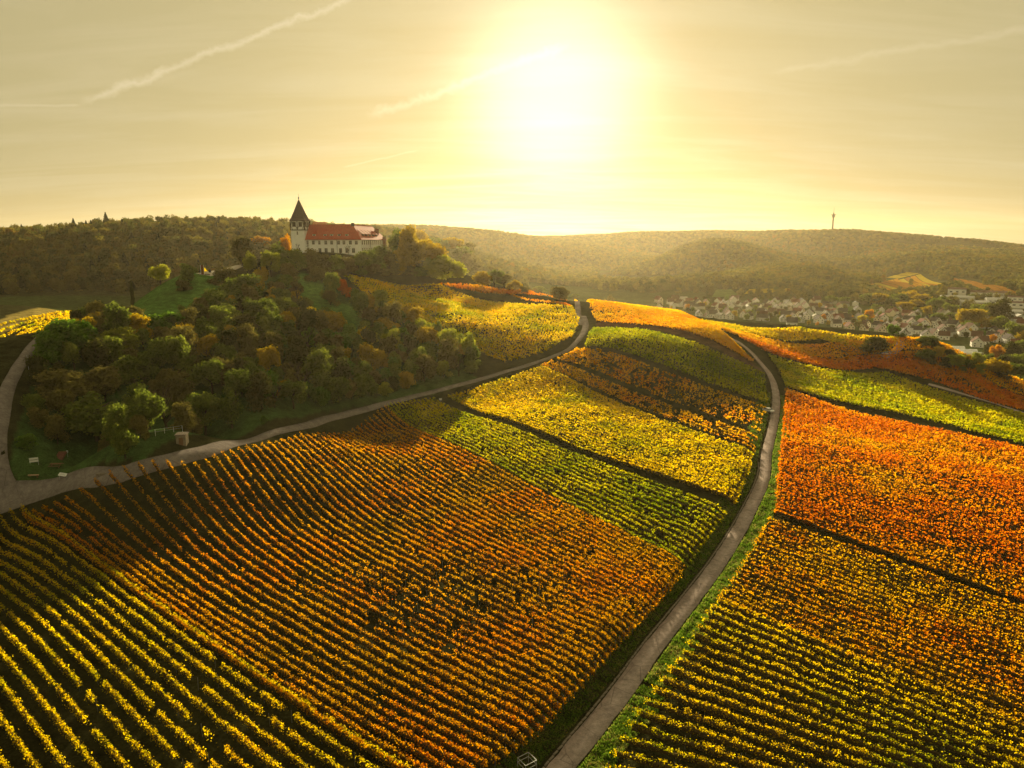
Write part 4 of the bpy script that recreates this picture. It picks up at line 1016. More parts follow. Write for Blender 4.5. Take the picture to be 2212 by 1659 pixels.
    beams(lambda a, z, d=0: (tx1 + .15 + d, ty0 - .12 + (t + .24) * a, zm + .1 + (hgt - .2) * z))
    beams(lambda a, z, d=0: (tx0 - .15 - d, ty1 + .12 - (t + .24) * a, zm + .1 + (hgt - .2) * z))
    cx, cy = (tx0 + tx1) / 2, (ty0 + ty1) / 2; s = MB(); prof = ((t / 2 + .75, zt - .15), (t / 2 - .1, zt + .9), (2.1, zt + 4.2), (.12, zt + 10.2))
    vs = [(cx + sx * r_, cy + sy * r_, z) for (r_, z) in prof for (sx, sy) in ((-1, -1), (1, -1), (1, 1), (-1, 1))]
    s.add(vs, [(4 * i + k, 4 * i + (k + 1) % 4, 4 * i + 4 + (k + 1) % 4, 4 * i + 4 + k) for i in range(3) for k in range(4)] + [(3, 2, 1, 0), (12, 13, 14, 15)])
    sp = s.build('spire', MAT['slate'], e)
    MB().lathe(((.10, zt + 10.0), (.14, zt + 10.5), (.36, zt + 10.75), (.36, zt + 11.1), (.08, zt + 11.4), (.04, zt + 13.0)), 10, (cx, cy)).build('finial', MAT['dark'], sp)
    window_part(e, (tx0 + 3.9, ty0 - .01, 4.0), (0, -1, 0), .35, 1.2, frame=False); window_part(e, (tx0 + 3.3, ty0 - .01, 11.9), (0, -1, 0), .3, 1.3, frame=False)
    # terrace walls in front
    w = empty('terrace_wall', (x0, y0, zb), R(-6.5), 'low rubble terrace wall in front of the castle', 'wall'); w.scale = (KS, KS, KS)
    MB().box((-42, -8.2, -6), (-20.1, -7.6, .9)).build('wall', MAT['stone'], w); MB().box((-20, -8.2, -6), (-8, -7.6, -.6)).build('wall', MAT['stone'], w)
    MB().box((-42.1, -8.35, .9), (-20, -7.45, 1.05)).build('coping', MAT['kerb'], w); MB().box((-19.9, -8.35, -.6), (-7.9, -7.45, -.45)).build('coping', MAT['kerb'], w)
    p = empty('parapet', (x0, y0, zb), R(-6.5), 'white parapet at the corner of the castle terrace', 'wall'); p.scale = (KS, KS, KS)
    MB().box((-11, -7.3, -5), (-3.6, -7.0, .1)).build('wall', MAT['plaster'], p); MB().box((-11.1, -7.4, .1), (-3.5, -6.9, .25)).build('coping', MAT['kerb'], p)
    for i, (x, y, w_, h_) in enumerate(((-31, -4, 3.5, 6.5), (-25, -5, 3, 5.5), (-5.0, -4.5, 4.5, 7.5), (-8.6, -6, 2.6, 4.5))):
        q = e.matrix_basis @ Vector((x, y, 0))
        plant('tree', 'bare', 'brown', (q.x, q.y, H(q.x, q.y) - .3), w_ * KS, h_ * KS, ('small bare tree in front of the castle tower', 'small bare tree before the castle door', 'bare tree in front of the castle corner', 'thin bare sapling beside the terrace parapet')[i], 'tree')
    return e
castle = build_castle()

# ------------------------------------------------------------------ village
def house_meshes(W, Ln, hw, hr, wall, roof):
    """meshes of one house type: gables on the +-y ends"""
    w = MB(); a, b = W / 2, Ln / 2
    w.add([(-a, -b, -2), (a, -b, -2), (a, b, -2), (-a, b, -2), (-a, -b, hw), (a, -b, hw), (a, b, hw), (-a, b, hw), (0, -b, hw + hr * .96), (0, b, hw + hr * .96)],
          [(0, 1, 5, 8, 4), (2, 3, 7, 9, 6), (1, 2, 6, 5), (3, 0, 4, 7), (3, 2, 1, 0), (4, 8, 9, 7), (5, 6, 9, 8)])
    r = MB(); o = .5; sl = hr / a
    for s in (-1, 1):
        e = [(s * (a + o), -b - o, hw - o * sl), (s * (a + o), b + o, hw - o * sl), (0, b + o, hw + hr), (0, -b - o, hw + hr)]
        t = [(x, y, z + .28) for x, y, z in e]
        r.add(e + t, [(0, 1, 2, 3), (7, 6, 5, 4), (0, 4, 5, 1), (1, 5, 6, 2), (2, 6, 7, 3), (3, 7, 4, 0)])
    ch = MB().box((a * .35, b * .3, hw + hr * .4), (a * .35 + .8, b * .3 + .8, hw + hr + .9))
    wn = MB().box((-.55, -.06, -.7), (.55, .04, .7)); dr = MB().box((-.55, -.06, 0), (.55, .04, 2.1))
    return dict(wall=w.mesh('wall', wall), roof=r.mesh('roof', roof), chimney=ch.mesh('chimney', MAT['stone']), window=wn.mesh('window', MAT['glass']), door=dr.mesh('door', MAT['wood']), dims=(W, Ln, hw, hr))

HW = [(simple_mat('white render', (.80, .78, .72), .9, .05, .8), 'white'), (simple_mat('cream render', (.72, .64, .48), .9, .05, .8), 'cream'), (simple_mat('pale grey render', (.60, .60, .58), .9, .05, .8), 'pale grey')]
HR = [(simple_mat('brown tiles', (.11, .06, .045), .95, .25, 1, spec=.05), 'brown'), (simple_mat('dark grey tiles', (.07, .06, .06), .95, .25, 1, spec=.05), 'dark grey'), (simple_mat('red tiles', (.17, .07, .05), .95, .25, 1, spec=.05), 'red'), (simple_mat('pale metal roof', (.45, .44, .41), .8, .1, 1, spec=.1), 'pale')]
HT = []
for k in range(10):
    w_, r_ = HW[[0, 0, 1, 0, 2, 0, 0, 1, 0, 0][k]], HR[[0, 1, 0, 2, 1, 0, 1, 2, 0, 3][k]]
    m = house_meshes(*[(8.6, 11, 5.2, 4.6), (9.4, 12, 5.6, 4.2), (8.2, 10, 4.8, 5.0), (10, 13, 5.8, 4.6), (9, 16, 5.2, 4.2), (8.4, 10.5, 4.2, 5.2), (9.6, 11.5, 5.4, 4.8), (8, 12, 5.0, 4.4), (11, 14, 5.6, 5.0), (9, 11, 4.5, 2.6)][k], w_[0], r_[0])
    HT.append((m, w_[1], r_[1]))

V4 = [(410, 325), (520, 338), (640, 312), (605, 362), (760, 322), (700, 372), (742, 388), (850, 345), (905, 350), (960, 334), (1100, 332), (1150, 358), (1230, 348), (1000, 402), (880, 422), (782, 455), (850, 478), (905, 464), (980, 474), (1040, 434), (1065, 476), (1090, 394),
      (1190, 460), (1232, 394), (1242, 480), (1285, 354), (1342, 430), (1405, 455), (1372, 494), (1460, 374), (1474, 424), (1540, 382), (1585, 404), (1630, 424), (1690, 380), (1540, 450), (1640, 545), (1672, 460), (1722, 505), (1762, 374), (1805, 444), (1852, 404), (1862, 476), (1922, 434), (1985, 394),
      (1965, 474), (2035, 434), (2062, 505), (2112, 444), (2124, 495), (2175, 515), (2172, 584), (420, 380), (1320, 385), (1600, 470), (1560, 500), (1890, 515), (1130, 420), (560, 318), (690, 330), (1010, 345), (1050, 360), (940, 385), (1420, 395), (1500, 410), (1720, 420), (1770, 480), (2010, 480), (1950, 520), (2050, 550)]
V5 = [(100, 455), (272, 525), (410, 480), (390, 412), (205, 605), (350, 605), (330, 685), (482, 695), (500, 645), (575, 645), (650, 545), (735, 655), (712, 695), (765, 525), (852, 615), (922, 695), (942, 525), (1062, 525), (965, 605), (1042, 715), (1150, 605), (1222, 605), (1372, 600), (1442, 650), (1520, 705),
      (1240, 755), (1332, 715), (1382, 745), (1700, 775), (1802, 785), (1872, 775), (1700, 855), (1902, 805), (2042, 815), (2130, 865), (2132, 605), (900, 560), (1010, 570), (690, 585), (620, 590), (440, 560), (1110, 650), (1280, 660), (1560, 740), (1640, 745), (1960, 770), (2090, 790), (2160, 560), (2190, 720), (1000, 640), (820, 680), (560, 700), (250, 560), (160, 500), (1760, 830), (2010, 860), (2190, 640)]
HOUSES = []
def build_village():
    pos = []
    for conv, lst in ((z4, V4), (z5, V5)):
        for (x, y) in lst:
            u, v = conv(x, y); p = P3(u, v + 1.2, 0, 560 if u > 690 else 820)
            if any(math.hypot(p.x - q[0].x, p.y - q[0].y) < 9.5 for q in pos): continue
            pos.append((p, u, v))
    extra = 0; tries = 0
    while extra < 70 and tries < 4000:
        tries += 1; x, y = random.uniform(400, 2200), random.uniform(310, 520)
        if y < 320 + 0 * x or y > 400 + x * .075: continue
        u, v = z4(x, y) if random.random() < .6 else z5(random.uniform(0, 2150), random.uniform(470, 800))
        if v > 335 + (u - 880) * .12: continue
        p = P3(u, v, 0, 600 if u > 690 else 820)
        if any(math.hypot(p.x - q[0].x, p.y - q[0].y) < 12 for q in pos): continue
        pos.append((p, u, v)); extra += 1
    pos.sort(key=lambda q: q[2]); n = len(pos); nb = 9
    bands = ['farthest', 'second farthest', 'third farthest', 'fourth farthest', 'middle', 'fourth nearest', 'third nearest', 'second nearest', 'nearest']
    for b in range(nb):
        band = sorted(pos[b * n // nb:(b + 1) * n // nb], key=lambda q: q[1])
        for i, (p, u, v) in enumerate(band):
            k = random.randrange(10); m, wc, rc = HT[k]
            rz = random.choice([0, 0, R(90), R(20), R(-25), R(60)]) + R(random.uniform(-14, 14)) - math.atan2(p.x, p.y) * .5
            e = empty('house', (p.x, p.y, p.z), rz, '%s house with %s roof, %s from left in the %s village line' % (wc, rc, nth(i + 1), bands[b]), 'house', 'houses of the village')
            s = random.uniform(.70, .92); e.scale = (s, s, s)
            put('wall', m['wall'], e); rf = put('roof', m['roof'], e)
            put('chimney', m['chimney'], rf)
            W, Ln, hw, hr = m['dims']
            if math.hypot(p.x, p.y) < 900:
                for sy, rr in ((-1, 0), (1, math.pi)):
                    for x in (-W * .25, W * .25):
                        for z in (1.5, 4.0): put('window', m['window'], e, (x, sy * (Ln / 2 + .01), z), rr)
                    put('window', m['window'], e, (0, sy * (Ln / 2 + .01), hw + hr * .35), rr)
                for sx, rr in ((-1, -R(90)), (1, R(90))):
                    for y in (-Ln * .28, Ln * .28): put('window', m['window'], e, (sx * (W / 2 + .01), y, 2.6), rr)
                put('door', m['door'], e, (-W / 2 - .01, 0, 0), -R(90))
            HOUSES.append((p.x, p.y))
build_village()

def hall(u, v, wpx, hm, depth, label, rz=0.0, roof='pale', dmin=560):
    p = P3(u, v, 0, dmin); d = math.hypot(p.x, p.y); w = wpx * d / FPX
    e = empty('industrial_hall', (p.x, p.y, p.z), rz - math.atan2(p.x, p.y), label, 'building', 'works buildings behind the village')
    MB().box((-w / 2, 0, -2), (w / 2, depth, hm)).build('wall', HW[2][0] if roof == 'pale' else HW[0][0], e)
    r = MB(); o = .4; r.add([(-w / 2 - o, -o, hm), (w / 2 + o, -o, hm), (w / 2 + o, depth + o, hm), (-w / 2 - o, depth + o, hm), (-w / 2 - o, depth / 2, hm + depth * .09), (w / 2 + o, depth / 2, hm + depth * .09)], [(0, 1, 5, 4), (2, 3, 4, 5), (0, 4, 3), (1, 2, 5), (3, 2, 1, 0)])
    r.build('roof', HR[3][0] if roof == 'pale' else HR[0][0], e)
    n = max(3, int(w / 6))
    for i in range(n):
        x = -w / 2 + w * (i + .5) / n; MB().box((x - 1.6, -.05, hm * .5), (x + 1.6, .04, hm * .72)).build('window', MAT['glass'], e)
    MB().box((-w * .3, -.06, 0), (-w * .3 + 3.4, .04, hm * .42)).build('door', MAT['dark'], e)
    HOUSES.append((p.x, p.y)); LANDMARKS.append((u, v, label))
for (x, y, w, h, dp, lab, roof) in ((1485, 318, 140, 9, 26, 'tall white works hall at the back of the industrial yard', 'white'), (1840, 335, 300, 6, 30, 'longest white works hall along the back of the yard', 'white'), (1500, 375, 260, 5, 22, 'low grey works shed at the village end of the yard', 'pale'),
                                   (1650, 430, 250, 5, 24, 'brown sided works hall with a pale roof in the front of the yard', 'pale'), (1940, 405, 180, 5, 26, 'rounded pale works hall beside the dark building', 'pale'), (2110, 385, 110, 6, 20, 'small white works hall at the far end of the yard', 'white'),
                                   (1800, 455, 200, 4, 16, 'low white shed in front of the works yard', 'white'), (2100, 455, 150, 7, 18, 'dark roofed works building in the front of the yard', 'brown'), (2090, 535, 150, 5, 22, 'white roofed hall below the works yard', 'pale'), (2140, 650, 130, 5, 20, 'pale workshop roof at the edge of the picture below the yard', 'pale')):
    hall(*z5(x, y), w * .09259, h, dp, lab, R(random.uniform(-12, 12)), roof)

def polytunnel(x, y, w, label):
    p = P3(*z5(x, y), 0, 480); d = math.hypot(p.x, p.y); L_ = w * .09259 * d / FPX; r = 3.0
    e = empty('polytunnel', (p.x, p.y, p.z - .2), R(-8), label, 'greenhouse', 'polytunnels below the village')
    m = MB(); n = 12; seg = 10
    vs = [(-L_ / 2 + L_ * i / seg, -r * math.cos(math.pi * k / n), r * .95 * math.sin(math.pi * k / n)) for i in range(seg + 1) for k in range(n + 1)]
    m.add(vs, [(i * (n + 1) + k, i * (n + 1) + k + 1, (i + 1) * (n + 1) + k + 1, (i + 1) * (n + 1) + k) for i in range(seg) for k in range(n)] + [tuple(range(n + 1)), tuple(range(seg * (n + 1) + n, seg * (n + 1) - 1, -1))])
    m.build('cover', simple_mat('milky film', (.75, .76, .74), .35, .06, 1), e)
    for i in range(0, seg + 1, 2):
        xx = -L_ / 2 + L_ * i / seg; MB().tube([(xx, -(r + .05) * math.cos(math.pi * k / n), (r * .95 + .05) * math.sin(math.pi * k / n)) for k in range(n + 1)], .07, 4).build('hoop', MAT['metal'], e)
    MB().box((-L_ / 2 - .05, -.8, 0), (-L_ / 2 - .003, .8, 2.1)).build('door', MAT['metal'], e)
polytunnel(1415, 895, 230, 'white polytunnel at the back of the row of three'); polytunnel(1530, 930, 260, 'middle white polytunnel, the longest of three'); polytunnel(1620, 962, 240, 'front white polytunnel nearest the hedge')

hill(z5, .09259, [
    (600, 860, 260, 170, 'dark', 'shrub', 'large dark bush beside the curve of the valley road'), (480, 895, 110, 80, 'dark'), (800, 705, 130, 120, 'green', 'tree', 'round green tree where the valley road enters the village'), (885, 760, 90, 60, 'olive'), (1150, 815, 200, 100, 'olive'), (1245, 840, 110, 90, 'dark'),
    (1120, 975, 200, 120, 'olive', 'tree'), (1285, 970, 110, 130, 'gold', 'tree'), (1200, 1030, 120, 90, 'dark'), (1350, 1060, 120, 110, 'dark'), (1460, 1060, 190, 150, 'lime', 'tree'), (1565, 1015, 110, 100, 'gold', 'tree'), (1600, 1085, 130, 110, 'olive', 'tree'), (1700, 1035, 150, 130, 'lime', 'tree'), (1725, 1115, 120, 90, 'lime'), (1545, 1120, 80, 60, 'olive'),
    (1890, 1110, 270, 150, 'gold', 'tree'), (2060, 1160, 200, 130, 'olive', 'tree'), (2170, 1180, 180, 150, 'olive', 'tree'), (1960, 1180, 160, 80, 'dark'), (1900, 965, 130, 140, 'orange', 'tree', 'orange brown tree above the polytunnel hedge'), (1800, 930, 110, 140, 'dark', 'conifer', 'dark conifer at the end of the polytunnels'), (1930, 900, 90, 130, 'dark', 'conifer', 'dark pointed conifer between the last houses'),
    (2080, 960, 200, 170, 'dark', 'tree'), (2170, 900, 140, 130, 'olive', 'tree'), (1300, 900, 130, 90, 'dark'), (1400, 960, 150, 80, 'dark'), (1460, 990, 120, 60, 'dark'), (1820, 1020, 120, 100, 'olive', 'tree'), (2000, 1050, 150, 120, 'dark', 'tree'), (2150, 1060, 180, 140, 'olive', 'tree'),
], 'in the hedge between vineyards and village', 'hedge trees below the village')
hill(z5, .09259, [
    (1690, 600, 190, 160, 'gold', 'tree', 'golden round tree in the middle of the park behind the terrace houses'), (1560, 590, 180, 150, 'gold', 'tree', 'golden round tree nearest the terrace houses'), (1800, 640, 160, 130, 'gold', 'tree'), (1930, 540, 240, 220, 'dark', 'tree'), (1830, 530, 160, 150, 'olive', 'tree'), (1950, 660, 150, 140, 'olive', 'tree'), (1740, 500, 200, 110, 'olive', 'tree'), (1280, 585, 150, 100, 'olive', 'tree'),
    (560, 375, 210, 110, 'olive', 'tree'), (640, 380, 160, 110, 'gold', 'tree'), (130, 375, 130, 80, 'olive', 'tree'), (270, 385, 120, 80, 'olive', 'tree'), (950, 345, 210, 110, 'gold', 'tree'), (860, 370, 150, 100, 'olive', 'tree'), (1400, 490, 140, 110, 'olive', 'tree'), (2100, 740, 200, 160, 'olive', 'tree'), (2180, 790, 140, 120, 'gold', 'tree'), (460, 580, 95, 75, 'yellow', 'tree', 'small yellow tree beside the village meadow'),
    (720, 440, 95, 130, 'dark', 'conifer', 'dark conifer at the back edge of the village'), (540, 540, 100, 90, 'orange', 'tree'), (1160, 500, 120, 90, 'gold', 'tree'), (1100, 380, 170, 100, 'gold', 'tree'), (1250, 440, 160, 120, 'olive', 'tree'), (1330, 400, 140, 90, 'olive', 'tree'), (1040, 420, 140, 80, 'gold', 'tree'), (780, 400, 130, 90, 'olive', 'tree'), (920, 450, 180, 80, 'gold', 'tree'), (800, 480, 140, 60, 'olive', 'tree'), (620, 460, 140, 70, 'olive', 'tree'),
    (1640, 660, 120, 80, 'olive', 'tree'), (1400, 560, 120, 80, 'olive', 'tree'), (1990, 420, 90, 60, 'olive', 'tree'), (1650, 340, 90, 50, 'olive', 'tree'), (1560, 270, 120, 50, 'olive', 'tree'),
], 'behind the village', 'trees behind the village')
def village_trees():
    reg = [at(*p, 560) for p in (z4(380, 340), z4(800, 310), z4(1500, 350), z5(300, 480), z5(1300, 520), z5(2212, 700), z5(2212, 880), z5(1500, 790), z5(700, 730), z4(1700, 540), z4(1100, 500), z4(500, 410))]
    xs = [p[0] for p in reg]; ys = [p[1] for p in reg]; n = tries = 0
    while n < 150 and tries < 6000:
        tries += 1; x, y = random.uniform(min(xs), max(xs)), random.uniform(min(ys), max(ys))
        if not in_poly(np.array([x]), np.array([y]), reg)[0] or any(math.hypot(x - a, y - b) < 7.5 for a, b in HOUSES): continue
        n += 1; c = random.choices(['olive', 'dark', 'brown', 'gold', 'green', 'orange'], [5, 4, 3, 2, 1, 1])[0]; w = random.uniform(4, 8)
        o = plant('tree', 'tree', c, (x, y, H(x, y) - .2), w, w * random.uniform(.85, 1.2), '%s garden tree among the village houses' % WORDS[c], 'tree', 'garden trees of the village')
        GENERIC.append((o, WORDS[c] + ' garden tree', (x, y, H(x, y))))
village_trees()

# ------------------------------------------------------------------ far woods, fields, mast
def patch(name, corners, mat, label, dz=.6, n=16, dmin=500):
    c = [at(*p, dmin) for p in corners]; g = np.linspace(0, 1, n)
    S, T = np.meshgrid(g, g, indexing='ij'); S, T = S[..., None], T[..., None]
    q = c[0] * (1 - S) * (1 - T) + c[1] * S * (1 - T) + c[2] * S * T + c[3] * (1 - S) * T
    V = np.dstack([q, hz(q[..., 0], q[..., 1]) + dz]).reshape(-1, 3); idx = np.arange(n * n).reshape(n, n)
    F = np.stack([idx[:-1, :-1], idx[1:, :-1], idx[1:, 1:], idx[:-1, 1:]], -1).reshape(-1, 4)
    me = np_mesh(name, V, F, mat, smooth=True)
    a = sum(F[0][i] * 0 for i in range(4))
    o = link(bpy.data.objects.new(name, me)); o['_c'] = 0; del o['_c']
    PATCHES.append([p for p in c]); return tag(o, label, kind='structure')
PATCHES = []
def field_mat(name, c, scale=.15):
    return simple_mat(name, c, .95, .3, scale, .3)
fa, fb, fc, fd = field_mat('far vines amber', (.40, .20, .02)), field_mat('far vines yellow', (.38, .28, .03)), field_mat('far vines rust', (.26, .12, .02)), field_mat('meadow', (.11, .16, .045))
def lerp2(a, b, t): return (a[0] + (b[0] - a[0]) * t, a[1] + (b[1] - a[1]) * t)
for cs, n, where in (([z5(530, 200), z5(850, 290), z5(1180, 230), z5(850, 135)], 6, 'on the far slope behind the village'), ([z5(720, 125), z5(850, 136), z5(1100, 78), z5(960, 62)], 2, 'at the top of the far slope'),
                     ([z5(860, 150), z5(1180, 228), z5(1350, 190), z5(1100, 85)], 4, 'on the far slope, nearer the works yard'), ([z5(1400, 120), z5(1750, 255), z5(2212, 330), z5(1700, 170)], 3, 'on the long slope behind the works yard')):
    for i in range(n):
        k = random.randrange(3)
        patch('field', [lerp2(cs[0], cs[3], i / n), lerp2(cs[1], cs[2], i / n), lerp2(cs[1], cs[2], (i + .9) / n), lerp2(cs[0], cs[3], (i + .9) / n)], (fa, fb, fc)[k], '%s vineyard plot %s' % (('amber', 'yellow', 'rust')[k], where))
for cs, m, lab in (([z4(900, 290), z4(1160, 280), z4(1080, 215), z4(940, 220)], fd, 'pale green meadow behind the far end of the village'), ([z5(150, 480), z5(480, 490), z5(340, 432), z5(170, 432)], fd, 'bright green meadow among the village houses'),
                   ([z4(1200, 260), z4(1750, 240), z4(1650, 205), z4(1250, 215)], fb, 'thin yellow field above the village')):
    patch('field', cs, m, lab)

def gn_scatter(name, P, rot, scl, idx, objs, label):
    me = bpy.data.meshes.new(name); me.vertices.add(len(P)); me.vertices.foreach_set('co', np.ascontiguousarray(P, np.float32).ravel())
    for nm, tp, arr, key in (('rot', 'FLOAT', rot, 'value'), ('scl', 'FLOAT_VECTOR', scl, 'vector'), ('pick', 'INT', idx, 'value')):
        a = me.attributes.new(nm, tp, 'POINT'); a.data.foreach_set(key, np.ascontiguousarray(arr, np.int32 if tp == 'INT' else np.float32).ravel())
    o = link(bpy.data.objects.new(name, me)); tag(o, label, 'woodland', kind='stuff')
    col = bpy.data.collections.new(name + '_kinds')
    for ob in objs: col.objects.link(ob)
    g = bpy.data.node_groups.new(name, 'GeometryNodeTree')
    g.interface.new_socket('Geometry', in_out='INPUT', socket_type='NodeSocketGeometry'); g.interface.new_socket('Geometry', in_out='OUTPUT', socket_type='NodeSocketGeometry')
    N, L = g.nodes, g.links; gi, go = N.new('NodeGroupInput'), N.new('NodeGroupOutput')
    ci = N.new('GeometryNodeCollectionInfo'); ci.inputs['Collection'].default_value = col; ci.inputs['Separate Children'].default_value = True; ci.inputs['Reset Children'].default_value = True
    ip = N.new('GeometryNodeInstanceOnPoints'); ip.inputs['Pick Instance'].default_value = True
    def attr(nm, tp):
        n = N.new('GeometryNodeInputNamedAttribute'); n.data_type = tp; n.inputs[0].default_value = nm; return n.outputs[0]
    cb = N.new('ShaderNodeCombineXYZ'); L.new(attr('rot', 'FLOAT'), cb.inputs[2])
    er = N.new('FunctionNodeEulerToRotation'); L.new(cb.outputs[0], er.inputs[0])
    L.new(gi.outputs[0], ip.inputs['Points']); L.new(ci.outputs[0], ip.inputs['Instance']); L.new(attr('pick', 'INT'), ip.inputs['Instance Index'])
    L.new(er.outputs[0], ip.inputs['Rotation']); L.new(attr('scl', 'FLOAT_VECTOR'), ip.inputs['Scale']); L.new(ip.outputs[0], go.inputs[0])
    md = o.modifiers.new('scatter', 'NODES'); md.node_group = g
    return o

def build_forests():
    def kinds(n, nleaf, leaf, shape='tree'):
        o = []
        for i in range(n):
            me = crown_mesh('wood_tree', shape, 700 + i + nleaf, nleaf, leaf); me.materials.clear(); me.materials.append(TREE['wood'] if shape != 'conifer' else TREE['conifer'])
            o.append(bpy.data.objects.new('wood_tree_%s%d' % ('z' if shape == 'conifer' else 'a', i), me))
        return o
    r = np.random.default_rng(5)
    # wooded ridge on the left, tree by tree
    n = 15000; a = r.uniform(-.95, .02, n); d = np.sqrt(r.uniform(560 ** 2, 1250 ** 2, n)); x, y = np.sin(a) * d, np.cos(a) * d; z = hz(x, y)
    edge = 625 + 40 * vnoise(x / 60, y / 60, 2) + np.clip(a + .35, 0, 1) * 160
    ok = (d > edge)
    x, y, z, d = x[ok], y[ok], z[ok], d[ok]; m = len(x); w = r.uniform(6.5, 10, m) + 6 * r.random(m) ** 2
    gn_scatter('forest', np.column_stack([x, y, z - 1.5]), r.uniform(0, 6.28, m), np.column_stack([w, w, w * r.uniform(.85, 1.25, m)]), np.where(r.random(m) < .06, 8, r.integers(0, 8, m)), kinds(8, 800, .085, 'shrub') + kinds(1, 700, .09, 'conifer'), 'autumn woodland covering the ridge behind the castle hill')
    # bushes at the foot of the ridge and in the gully
    # the far hills
    n = 85000; a = r.uniform(-.45, .85, n); d = np.exp(r.uniform(math.log(1150), math.log(3700), n)); x, y = np.sin(a) * d, np.cos(a) * d; z = hz(x, y)
    ok = (z - CZ > -72 + 10 * (vnoise(x / 120, y / 120, 4) - .5)) & (vnoise(x / 260, y / 260, 11) + .35 * vnoise(x / 90, y / 90, 12) > .30)
    ok |= (a < .12) & (d > 1150)
    for p in PATCHES: ok &= ~in_poly(x, y, p)
    zr = z - CZ; zc = y * math.cos(PITCH) - zr * math.sin(PITCH); pu, pv = 512 + FPX * x / zc, 384 - FPX * (y * math.sin(PITCH) + zr * math.cos(PITCH)) / zc
    for open_ in ([z5(470, 190), z5(720, 95), z5(1090, 45), z5(1400, 180), z5(1420, 320), z5(850, 360)], [z5(1380, 100), z5(1700, 140), z5(2260, 310), z5(2260, 390), z5(1700, 330)]): ok &= ~in_poly(pu, pv, open_)   # the open vineyard slopes
    x, y, z, d = x[ok], y[ok], z[ok], d[ok]; m = len(x); w = r.uniform(.8, 1.3, m) * np.maximum(9.5, d * .0058)
    gn_scatter('distant_forest', np.column_stack([x, y, z - 2]), r.uniform(0, 6.28, m), np.column_stack([w, w, np.minimum(w * .9, r.uniform(11, 16, m))]), r.integers(0, 6, m), kinds(6, 260, .15, 'shrub'), 'hazy wooded hills beyond the village')
    # valley copses between village and hills
    n = 7500; a = r.uniform(-.06, .75, n); d = np.exp(r.uniform(math.log(620), math.log(1500), n)); x, y = np.sin(a) * d, np.cos(a) * d
    ok = (vnoise(x / 80, y / 80, 31) > .40) & (d > np.where(a < .14, 640, 1080))
    for p in PATCHES: ok &= ~in_poly(x, y, p)
    for hx, hy in HOUSES: ok &= np.hypot(x - hx, y - hy) > 16
    x, y = x[ok], y[ok]; m = len(x); w = r.uniform(8, 15, m)
    gn_scatter('copses', np.column_stack([x, y, hz(x, y) - 1]), r.uniform(0, 6.28, m), np.column_stack([w, w, w * r.uniform(.7, 1, m)]), r.integers(0, 6, m), kinds(6, 500, .1, 'shrub'), 'clumps of trees between the village and the hills')
    # lone conifers breaking the skyline of the ridge
    for i, (u, v, h) in enumerate(((3, 222, 8), (70, 218, 10), (160, 217, 9), (180, 218, 8), (225, 216, 12), (262, 214, 9), (276, 213, 9), (322, 208, 15), (388, 212, 8), (580, 206, 8), (610, 208, 7), (1050, 215, 7), (700, 212, 6), (830, 210, 7))):
        u, v = z2(u * 1.0 if u > 400 else u * 2.73, 0)[0], None
        a = ray(u, 243)[0]; dd = np.linspace(760, 1150, 60); el = (hz(np.sin(a) * dd, np.cos(a) * dd) + 12 - CZ) / dd; d = dd[int(np.argmax(el))]
        x, y = math.sin(a) * d, math.cos(a) * d
        plant('conifer', 'conifer', 'conifer', (x, y, H(x, y) + 5), h * .85, h * 1.15, 'dark conifer standing above the woodland skyline, %s from the left' % nth(i + 1), 'tree', 'skyline conifers')
build_forests()

def build_mast():
    a = ray(832.5, 228)[0]; dd = np.linspace(2300, 3000, 80); el = (hz(np.sin(a) * dd, np.cos(a) * dd) + 12 - CZ) / dd; d = float(dd[int(np.argmax(el))])
    x, y = math.sin(a) * d, math.cos(a) * d; e = empty('telecom_tower', (x, y, H(x, y)), 0, 'slim telecom tower with a saucer platform on the hill skyline', 'tower')
    MB().lathe(((3.4, -2), (2.9, 15), (2.3, 46), (2.2, 62)), 16).build('shaft', MAT['dark'], e)
    MB().lathe(((2.3, 52), (5.0, 53), (5.2, 55), (4.4, 56.5), (4.8, 60), (8.2, 61.5), (8.4, 62.6), (2.2, 63), (2.2, 66), (.9, 70)), 20).build('platform', MAT['dark'], e)
    MB().lathe(((2.9, 42), (3.4, 42.4), (3.4, 43), (2.3, 43.4)), 14).build('ring', MAT['dark'], e)
    MB().lathe(((.7, 69.5), (.5, 78), (.22, 88)), 8).build('mast', MAT['dark'], e)
build_mast()

